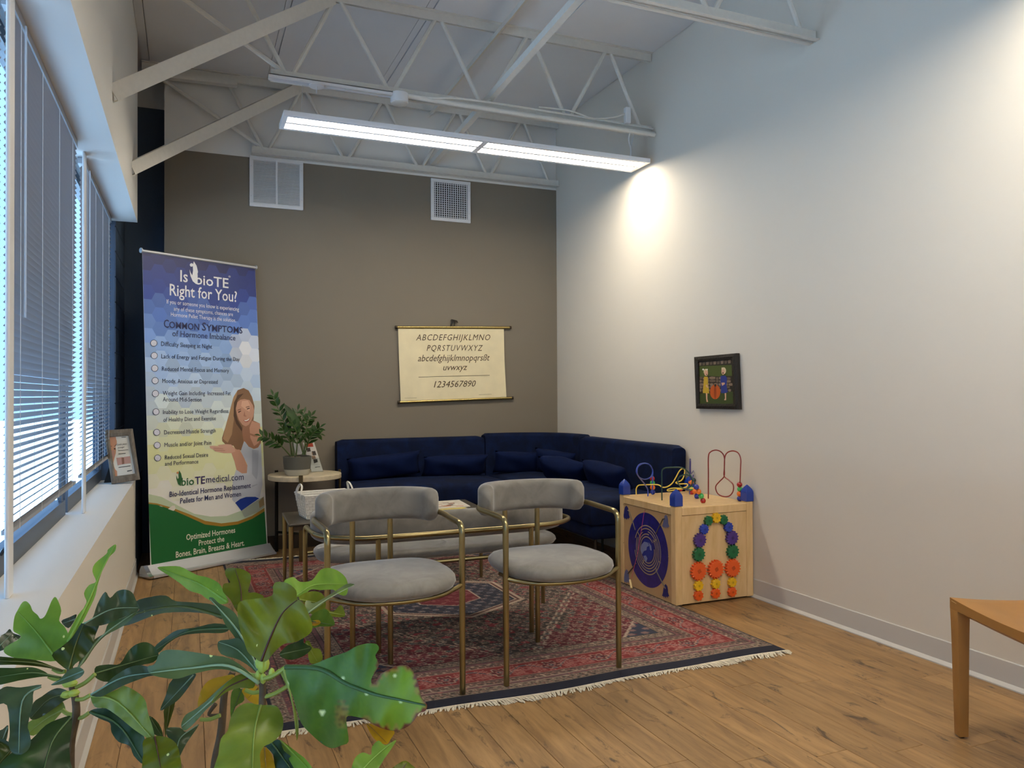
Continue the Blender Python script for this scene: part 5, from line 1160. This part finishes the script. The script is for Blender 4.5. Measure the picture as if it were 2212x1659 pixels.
def BB(p): return (460+p[0]/3.464, 1180+p[1]/3.464)
def leaf(kind, fr_, pts, mid, d0, d1, cup=.10, edge=None, fine=1.):
    """outline and midrib as photographed; d0, d1 distances of the leaf base and tip; cup bends the blade across the midrib"""
    f = AA if fr_ == 'A' else BB
    O = [Vector(f(p)+(0,)) for p in pts]; O = [Vector((p.x, p.y, 0)) for p in spline(O, 3, closed=True)]
    M = [Vector(f(p)+(0,)) for p in mid]; base, tip = M[0], M[-1]; ax_ = tip-base; L = ax_.length; ax_ = ax_/L
    M = spline(M, 6) if len(M) > 2 else [base.lerp(tip, k/8) for k in range(9)]
    step = max(7.0, L/22)*fine; x0, x1 = min(p.x for p in O), max(p.x for p in O); y0, y1 = min(p.y for p in O), max(p.y for p in O)
    inner = []; y = y0+step/2; k = 0
    def inside(x, y):
        c = False
        for i in range(len(O)):
            a, b = O[i-1], O[i]
            if (a.y > y) != (b.y > y) and x < (b.x-a.x)*(y-a.y)/(b.y-a.y)+a.x: c = not c
        return c
    while y < y1:
        x = x0+(step/2 if k % 2 else 0)
        while x < x1:
            if inside(x, y) and min((Vector((x, y, 0))-q).length for q in O) > step*.35: inner.append(Vector((x, y)))
            x += step
        y += step*.87; k += 1
    V2 = [Vector((p.x, p.y)) for p in O]+inner; n = len(O)
    r = delaunay_2d_cdt(V2, [], [list(range(n))], 1, 1e-4); vs2, fs = r[0], r[2]
    dm = (d0+d1)/2; pxm = dm/FPX     # metres of one pixel at the leaf
    def depth(x, y):
        q = Vector((x, y, 0)); t = max(0, min(1, (q-base).dot(ax_)/L)); s = min((q-m).length for m in M)*pxm
        wv = .006*math.sin(t*11+x*.05)*min(1, s/.03)
        return d0+(d1-d0)*(t+.25*t*(1-t))+cup*2.2*s*s/.06+wv
    P = [atd(v.x, v.y, depth(v.x, v.y)) for v in vs2]
    mb = MB().add(P, [tuple(f_) for f_ in fs], 0)
    MM = [atd(m.x, m.y, depth(m.x, m.y)-.0012) for m in M]; N_ = len(MM)
    mb.tube(MM, .0022*max(.5, L/200), 5, 1, taper=[1-.75*i/(N_-1) for i in range(N_)])
    if edge:
        cols = edge(O, M, base, ax_, L, vs2)
        o = build('leaf', mb, [weathered_mat(), mat('vein_'+kind, VM[kind], .5)], pl_, smooth=True, recalc=False, angle=180, label='largest lobed leaf with browned edges')
        cols += [[.1, .2, .05, 1]]*(len(o.data.vertices)-len(cols)); ca = o.data.color_attributes.new('Col', 'FLOAT_COLOR', 'POINT'); ca.data.foreach_set('color', np.array(cols, dtype=np.float32).ravel()); return o
    o = build('leaf', mb, [LM[kind], mat('vein_'+kind, VM[kind], .5)], pl_, smooth=True, recalc=False, angle=180)
    return o
L_ = leaf
# far leaves first
L_('U', 'A', [(0, 720), (40, 690), (70, 660), (95, 690), (150, 715), (90, 760), (0, 820)], [(0, 780), (90, 690)], 1.16, 1.2)
L_('U', 'A', [(440, 605), (500, 575), (550, 555), (535, 600), (490, 655)], [(540, 590), (450, 620)], 1.12, 1.15)
L_('K', 'A', [(880, 640), (870, 622), (940, 570), (1000, 520), (975, 462), (1080, 430), (1190, 420), (1260, 460), (1400, 470), (1540, 490), (1600, 560), (1590, 590), (1500, 555), (1370, 540), (1180, 545), (1060, 580), (960, 620)], [(1600, 575), (1300, 500), (1000, 545), (880, 630)], 1.14, 1.22)
L_('D', 'A', [(1110, 790), (1190, 720), (1270, 670), (1400, 650), (1540, 620), (1655, 640), (1640, 670), (1590, 690), (1450, 690), (1300, 710), (1200, 770), (1140, 830)], [(1650, 655), (1350, 680), (1120, 810)], 1.14, 1.2)
L_('B', 'A', [(1130, 220), (1200, 210), (1290, 212), (1370, 250), (1420, 275), (1490, 290), (1570, 330), (1610, 400), (1640, 470), (1570, 480), (1480, 440), (1440, 410), (1360, 385), (1290, 330), (1200, 270)], [(1630, 465), (1420, 330), (1140, 225)], 1.12, 1.22)
L_('O', 'B', [(180, 490), (130, 400), (75, 340), (80, 282), (130, 270), (95, 220), (98, 170), (170, 163), (240, 180), (285, 220), (275, 290), (265, 345), (320, 345), (385, 380), (300, 395), (220, 412), (200, 455)], [(215, 430), (205, 300), (165, 170)], 1.10, 1.16)
L_('B', 'B', [(530, 265), (600, 230), (650, 265), (740, 255), (800, 180), (860, 162), (930, 180), (990, 230), (1010, 290), (1005, 352), (980, 370), (930, 352), (900, 325), (800, 328), (740, 322), (690, 352), (630, 380), (600, 330)], [(620, 375), (760, 290), (1000, 285)], 1.08, 1.2)
L_('L', 'B', [(640, 385), (700, 345), (780, 338), (830, 370), (845, 440), (820, 482), (740, 510), (690, 430)], [(650, 400), (830, 430)], 1.08, 1.12)
L_('S', 'B', [(710, 500), (690, 420), (720, 405), (760, 425), (900, 345), (1000, 282), (1060, 290), (950, 332), (850, 410)], [(712, 498), (850, 400), (1055, 290)], 1.05, 1.16)
L_('G', 'B', [(735, 520), (830, 468), (880, 510), (910, 592), (800, 600), (740, 608)], [(735, 560), (905, 590)], 1.05, 1.08)
L_('L', 'B', [(830, 500), (840, 465), (900, 490), (955, 438), (985, 490), (980, 527), (900, 527)], [(835, 490), (980, 515)], 1.08, 1.11)
L_('Y', 'B', [(740, 560), (790, 552), (805, 575), (770, 595), (742, 590)], [(742, 575), (800, 572)], 1.05, 1.06)
L_('D', 'B', [(500, 800), (560, 740), (640, 710), (680, 665), (680, 722), (740, 760), (680, 820), (590, 850), (520, 835)], [(505, 810), (730, 760)], 1.08, 1.11)
L_('L', 'B', [(690, 720), (720, 708), (750, 760), (800, 770), (820, 850), (740, 880), (715, 840), (710, 790)], [(700, 725), (780, 860)], 1.12, 1.14)
L_('D', 'A', [(680, 985), (690, 930), (780, 915), (860, 910), (920, 820), (980, 770), (1050, 755), (1110, 790), (1140, 850), (1100, 900), (1000, 925), (900, 985), (780, 1040), (700, 1020)], [(685, 980), (850, 930), (1130, 850)], 1.05, 1.12)
L_('U', 'A', [(1150, 1245), (1190, 1140), (1240, 1020), (1400, 978), (1380, 1040), (1290, 1160), (1220, 1210)], [(1390, 990), (1155, 1240)], 1.08, 1.06)
L_('K', 'A', [(1180, 1230), (1258, 1185), (1205, 1370), (1188, 1440), (1180, 1320)], [(1220, 1210), (1190, 1430)], 1.10, 1.12)
L_('D', 'A', [(1075, 1285), (1140, 1340), (1170, 1430), (1110, 1418), (1070, 1350)], [(1080, 1295), (1160, 1425)], 1.08, 1.10)
L_('Y', 'A', [(1420, 1220), (1440, 1110), (1500, 1030), (1600, 1000), (1680, 990), (1660, 1060), (1560, 1110), (1480, 1180)], [(1670, 1010), (1430, 1215)], 1.05, 1.02)
L_('Y', 'B', [(220, 1070), (320, 1040), (350, 1100), (345, 1180), (290, 1170), (240, 1125)], [(340, 1060), (260, 1140)], 1.08, 1.10)
L_('G', 'B', [(130, 1230), (140, 1090), (200, 1058), (235, 1150), (170, 1200), (140, 1290)], [(215, 1070), (140, 1270)], 1.12, 1.14)
L_('O', 'B', [(0, 1145), (60, 1070), (130, 1000), (200, 958), (310, 958), (318, 1000), (300, 1062), (200, 1060), (100, 1092), (0, 1172)], [(320, 965), (120, 1050), (5, 1160)], 1.0, .98)
L_('S', 'A', [(1300, 1355), (1330, 1280), (1400, 1238), (1480, 1180), (1560, 1100), (1662, 1020), (1680, 1050), (1560, 1170), (1480, 1240), (1400, 1332), (1330, 1390)], [(1670, 1035), (1480, 1210), (1305, 1360)], 1.0, .98)
L_('U', 'A', [(1200, 1372), (1290, 1368), (1340, 1400), (1430, 1345), (1340, 1480), (1270, 1605), (1258, 1490), (1202, 1432)], [(1420, 1350), (1290, 1450), (1270, 1590)], 1.04, 1.0)
L_('Y', 'B', [(1150, 1322), (1250, 1358), (1357, 1383), (1332, 1440), (1300, 1482), (1230, 1460), (1180, 1402)], [(1155, 1328), (1300, 1470)], .97, 1.0)
L_('L', 'B', [(500, 930), (545, 905), (572, 1080), (612, 1200), (642, 1330), (628, 1455), (608, 1300), (590, 1150), (548, 1040)], [(530, 920), (600, 1200), (628, 1450)], .98, .97)
# left crown
L_('U', 'A', [(60, 1355), (20, 1380), (-30, 1420), (-30, 1600), (40, 1480)], [(55, 1365), (-20, 1560)], 1.08, 1.1)
L_('B', 'A', [(400, 890), (270, 885), (120, 872), (35, 835), (40, 790), (150, 720), (100, 680), (95, 640), (105, 570), (130, 520), (160, 470), (190, 462), (218, 490), (235, 530), (270, 560), (290, 587), (320, 570), (345, 520), (370, 460), (395, 430), (418, 460), (440, 530), (425, 600), (460, 640), (487, 690), (490, 740), (450, 830)], [(410, 880), (260, 680), (130, 540)], 1.05, 1.12)
L_('B', 'A', [(485, 760), (490, 690), (560, 560), (622, 480), (603, 405), (640, 345), (690, 320), (664, 250), (682, 190), (765, 120), (775, 90), (830, 52), (827, 100), (780, 150), (740, 230), (705, 330), (685, 420), (640, 520), (600, 600), (550, 680)], [(490, 750), (640, 450), (720, 260), (828, 55)], 1.06, 1.16)
L_('U', 'A', [(600, 622), (660, 590), (700, 480), (755, 393), (790, 437), (840, 390), (900, 377), (950, 400), (975, 450), (1000, 510), (960, 547), (860, 587), (760, 627), (660, 642)], [(605, 622), (800, 520), (990, 508)], 1.03, 1.08)
L_('S', 'A', [(560, 938), (600, 800), (700, 722), (750, 690), (780, 620), (860, 588), (930, 560), (990, 525), (960, 572), (880, 642), (760, 707), (680, 790), (620, 882), (572, 935)], [(565, 935), (720, 725), (985, 530)], 1.04, 1.09)
L_('K', 'A', [(500, 955), (450, 932), (372, 850), (440, 790), (520, 720), (590, 613), (640, 628), (712, 624), (687, 700), (660, 790), (602, 862), (540, 912)], [(495, 945), (540, 780), (600, 625)], 1.02, 1.06)
L_('K', 'A', [(440, 967), (380, 947), (250, 927), (100, 917), (-40, 915), (-40, 860), (130, 870), (260, 885), (370, 925), (460, 957)], [(450, 962), (250, 905), (-30, 888)], 1.03, 1.0)
L_('D', 'A', [(430, 1017), (340, 1002), (240, 1012), (130, 1032), (-40, 1060), (-40, 950), (100, 940), (230, 935), (310, 960), (360, 990), (430, 1000)], [(430, 1008), (230, 975), (-30, 1010)], 1.02, .98)
L_('K', 'A', [(500, 1112), (430, 1085), (370, 1098), (300, 1145), (240, 1190), (213, 1290), (240, 1312), (300, 1290), (400, 1222), (450, 1182), (520, 1142)], [(510, 1125), (360, 1160), (225, 1295)], 1.05, 1.06)
L_('L', 'A', [(472, 1242), (440, 1173), (380, 1230), (330, 1260), (205, 1330), (198, 1400), (240, 1427), (310, 1382), (380, 1330), (440, 1262)], [(465, 1235), (340, 1300), (210, 1400)], 1.06, 1.08)
L_('U', 'A', [(365, 1062), (430, 1020), (490, 960), (560, 933), (606, 965), (570, 1012), (480, 1046), (420, 1061)], [(600, 962), (480, 1010), (370, 1060)], .99, 1.0)
L_('U', 'A', [(300, 1060), (150, 1080), (50, 1073), (0, 1095), (-40, 1120), (-30, 1200), (50, 1208), (70, 1400), (60, 1480), (80, 1540), (130, 1567), (190, 1540), (222, 1480), (210, 1400), (200, 1350), (235, 1200), (242, 1110)], [(295, 1075), (160, 1180), (135, 1550)], 1.0, .94)
L_('D', 'A', [(515, 1290), (440, 1300), (330, 1350), (230, 1450), (120, 1520), (-20, 1660), (-20, 1800), (500, 1800), (502, 1600), (498, 1500), (512, 1400)], [(510, 1295), (370, 1480), (290, 1780)], 1.02, .92)
L_('K', 'A', [(-30, 1450), (60, 1470), (110, 1520), (60, 1600), (-30, 1690)], [(90, 1520), (-20, 1640)], .97, .95)
L_('D', 'A', [(640, 1260), (700, 1230), (800, 1238), (880, 1300), (1030, 1420), (1042, 1550), (1030, 1632), (960, 1570), (930, 1500), (850, 1470), (800, 1400), (790, 1338), (730, 1310)], [(645, 1258), (850, 1350), (1025, 1610)], 1.03, .98)
L_('L', 'A', [(650, 1130), (720, 1140), (850, 1090), (890, 1068), (980, 1110), (1042, 1170), (1062, 1260), (1100, 1380), (1112, 1472), (1050, 1440), (960, 1380), (850, 1290), (760, 1230), (680, 1220)], [(655, 1140), (850, 1190), (1105, 1462)], 1.0, .96)
L_('U', 'A', [(650, 1132), (740, 1078), (820, 1000), (950, 928), (1060, 930), (1122, 990), (1060, 1002), (900, 1060), (800, 1110), (720, 1148)], [(655, 1132), (880, 1010), (1110, 975)], .99, .96)
L_('S', 'A', [(1080, 985), (1060, 930), (1110, 912), (1150, 830), (1230, 808), (1400, 828), (1530, 850), (1640, 868), (1760, 945), (1868, 1060), (1780, 1000), (1662, 960), (1550, 950), (1400, 980), (1280, 1017), (1180, 1012)], [(1860, 1050), (1640, 925), (1380, 940), (1080, 975)], .98, .95, .05)
L_('O', 'A', [(1030, 1460), (1110, 1430), (1200, 1438), (1262, 1480), (1290, 1560), (1285, 1700), (1040, 1700), (1028, 1560)], [(1110, 1435), (1160, 1690)], .96, .92)
# right crown
L_('S', 'B', [(-30, 392), (0, 385), (50, 430), (130, 470), (190, 540), (222, 690), (272, 790), (345, 932), (300, 925), (230, 792), (150, 662), (90, 582), (40, 470)], [(340, 925), (190, 640), (-20, 395)], 1.0, 1.1)
L_('S', 'B', [(38, 715), (120, 698), (190, 688), (240, 740), (282, 820), (332, 922), (342, 948), (200, 852), (60, 806)], [(340, 945), (190, 780), (45, 718)], 1.0, 1.04)
L_('O', 'B', [(360, 865), (310, 832), (260, 790), (230, 700), (203, 620), (188, 540), (183, 450), (215, 408), (300, 395), (440, 370), (448, 300), (480, 266), (560, 278), (622, 330), (632, 392), (682, 432), (722, 520), (742, 580), (737, 640), (670, 692), (600, 722), (530, 732), (460, 792), (410, 852)], [(362, 858), (430, 680), (520, 500), (630, 402)], .97, .98)
L_('L', 'B', [(180, 1210), (260, 1172), (350, 1188), (460, 1190), (502, 1230), (527, 1310), (510, 1400), (440, 1470), (380, 1500), (350, 1560), (330, 1700), (25, 1700), (40, 1560), (60, 1440), (110, 1380), (130, 1290)], [(358, 1190), (310, 1400), (295, 1690)], .94, .84)
L_('D', 'B', [(390, 1490), (450, 1458), (500, 1450), (532, 1530), (600, 1590), (650, 1700), (480, 1700), (450, 1560)], [(440, 1470), (600, 1690)], .95, .92)
L_('B', 'B', [(500, 1448), (560, 1488), (640, 1550), (700, 1600), (760, 1700), (640, 1700), (560, 1580), (510, 1502)], [(505, 1455), (740, 1690)], .96, .90)
L_('Y', 'B', [(340, 1562), (380, 1500), (440, 1560), (462, 1700), (335, 1700)], [(385, 1510), (400, 1690)], .95, .92)
L_('B', 'B', [(1045, 1700), (1060, 1590), (1120, 1543), (1182, 1560), (1190, 1500), (1240, 1453), (1290, 1490), (1372, 1448), (1332, 1520), (1282, 1590), (1200, 1700)], [(1100, 1690), (1230, 1560), (1368, 1450)], .86, .92)
L_('O', 'B', [(1310, 1700), (1420, 1608), (1480, 1630), (1530, 1700)], [(1400, 1690), (1450, 1620)], .85, .88)
def weathered_mat():
    m = attr_mat('leaf_weathered', .4, bump=.15, bscale=60); m.node_tree.nodes['Principled BSDF'].inputs['Specular IOR Level'].default_value = .25; return m
def weather(O, M, base, ax_, L, vs):
    r = random.Random(4); G_, YG, BR_, TN = [Vector(lin(c)[:3]) for c in ('#47661f', '#84981c', '#6e3018', '#9a7434')]; out = []
    spk = [Vector(BB(p)) for p in ((820, 1243), (978, 985), (1148, 1098), (740, 1133), (682, 1094), (1408, 1162), (990, 800), (745, 1303), (1360, 975), (850, 1443), (560, 1025), (552, 968))]
    pc_ = Vector(BB((965, 1265))); lob = Vector(BB((1400, 1020)))
    for v in vs:
        q = Vector((v.x, v.y, 0)); t = (q-base).dot(ax_)/L; de = min((q-o).length for o in O); dm_ = min((q-m).length for m in M)
        k = max(0, min(1, (t-.50)/.35)); c = G_.lerp(YG, k*.75+.08*r.random()); c = c*(1+.10*math.sin(q.x*.09+q.y*.05))
        jag = 1+.5*math.sin(q.x*.31)+.4*math.sin(q.y*.37)
        if t > .60 and de < 4.2*jag: c = BR_.copy()
        elif t > .60 and de < 8*jag: c = c.lerp(TN, .55)
        d = (Vector((v.x, v.y))-pc_); dd = math.sqrt((d.x/15)**2+(d.y/30)**2)*(1+.2*math.sin(q.y*.6))
        if dd < 1: c = c.lerp(TN if r.random() < .7 else BR_, .75*(1-dd*.5))
        for i, s_ in enumerate(spk):
            if (Vector((v.x, v.y))-s_).length < (4.6 if i == 0 else 2.6): c = Vector(lin('#dfe6a0')[:3])
        out.append([c.x, c.y, c.z, 1])
    return out
big = L_('G', 'B', [(545, 905), (640, 903), (760, 880), (870, 835), (1000, 790), (1080, 745), (1160, 727), (1225, 733), (1242, 770), (1215, 820), (1242, 880), (1227, 920), (1190, 980), (1185, 1022), (1215, 1017), (1250, 960), (1320, 920), (1400, 889), (1470, 903), (1512, 960), (1542, 1050), (1562, 1130), (1602, 1185), (1590, 1232), (1542, 1250), (1500, 1310), (1440, 1360), (1350, 1381), (1260, 1362), (1200, 1332), (1120, 1290), (1010, 1270), (1000, 1330), (1015, 1460), (960, 1490), (890, 1511), (820, 1480), (730, 1402), (660, 1322), (620, 1200), (600, 1130), (560, 1020)],
       [(545, 905), (800, 920), (1000, 1030), (1200, 1105), (1400, 1150), (1590, 1190)], .95, .84, edge=weather, fine=.45)
# stems, petioles, buds
M_BARK = mat('young_bark', '#5a4a34', .8, var=.2, vscale=60, bump=.5, bscale=90); M_GST = mat('green_stem', '#8a9a3c', .5)
def stem(fr_, pts, d, r, m, tp_=.6):
    f = AA if fr_ == 'A' else BB
    P = spline([atd(*f(p), d) for p in pts], 5); N = len(P); return build('stem', MB().tube(P, r, 9, taper=[1-(1-tp_)*i/(N-1) for i in range(N)]), m, pl_, smooth=True)
stem('A', [(470, 2300), (500, 1900), (505, 1500), (545, 1290), (540, 1160), (515, 1060), (500, 930)], 1.04, .0065, M_BARK)
stem('B', [(330, 2300), (360, 1900), (365, 1400), (370, 1180), (372, 1060), (365, 930), (368, 870)], 1.0, .006, M_BARK)
stem('B', [(10, 2300), (10, 1700), (60, 1400), (90, 1080), (150, 940)], 1.10, .007, M_BARK)
stem('B', [(20, 1180), (-30, 1260), (60, 1260)], 1.09, .003, M_BARK)
for f_, a, b, d in (('A', (545, 1080), (682, 985), 1.04), ('A', (545, 1165), (650, 1135), 1.03), ('A', (545, 1300), (640, 1262), 1.04), ('A', (530, 1275), (445, 1240), 1.05), ('A', (520, 1130), (440, 1135), 1.05), ('A', (470, 965), (380, 945), 1.03), ('A', (440, 1015), (350, 1000), 1.03), ('A', (1440, 1310), (1580, 1280), 1.08),
                    ('B', (370, 1130), (560, 1045), 1.0), ('B', (380, 990), (545, 905), .98), ('B', (345, 970), (210, 925), .99), ('B', (350, 1090), (240, 1075), 1.03), ('B', (380, 1000), (500, 930), .99)):
    P = [(AA if f_ == 'A' else BB)(a), (AA if f_ == 'A' else BB)(b)]; m_ = ((P[0][0]+P[1][0])/2, (P[0][1]+P[1][1])/2+4)
    build('petiole', MB().tube(spline([atd(*P[0], d), atd(*m_, d), atd(*P[1], d)], 4), .0028, 7), M_GST, pl_, smooth=True)
mb = MB()
for x, y, r in ((370, 850, .006), (345, 870, .005), (395, 880, .005), (370, 880, .007), (340, 965, .004), (375, 990, .004), (440, 950, .004)):
    p = atd(*BB((x, y)), .985); mb.ball(p, r, 8, sz=1.8)
for x, y in ((490, 1055), (515, 1050), (530, 1120), (480, 1130)): mb.ball(atd(*AA((x, y)), 1.02), .005, 8, sx=1.5)
build('bud', mb, mat('pale_bud', '#a9b84a', .5), pl_, smooth=True, kind='stuff')
pt = Vector((PB.x, PB.y, 0))
build('pot', MB().lathe(pt, [(.12, 0), (.15, .02), (.19, .34), (.195, .36), (.18, .362), (.17, .33), (.02, .33)], 36), mat('white_planter', '#cfcac0', .4), pl_, smooth=True)
for q in (AA((470, 2300)), BB((330, 2300)), BB((10, 2300))):
    a = atd(*q, 1.05); b = Vector((pt.x+(a.x-pt.x)*.3, pt.y+(a.y-pt.y)*.3, .33)); build('stem', MB().tube(spline([b, (a+b)/2, a], 4), .0075, 8), M_BARK, pl_, smooth=True)
# ============================================================ to metres
for me in bpy.data.meshes:
    me.transform(Matrix.Scale(S, 4))
for o in bpy.data.objects:
    if o.type != 'CAMERA': o.location = o.location*S
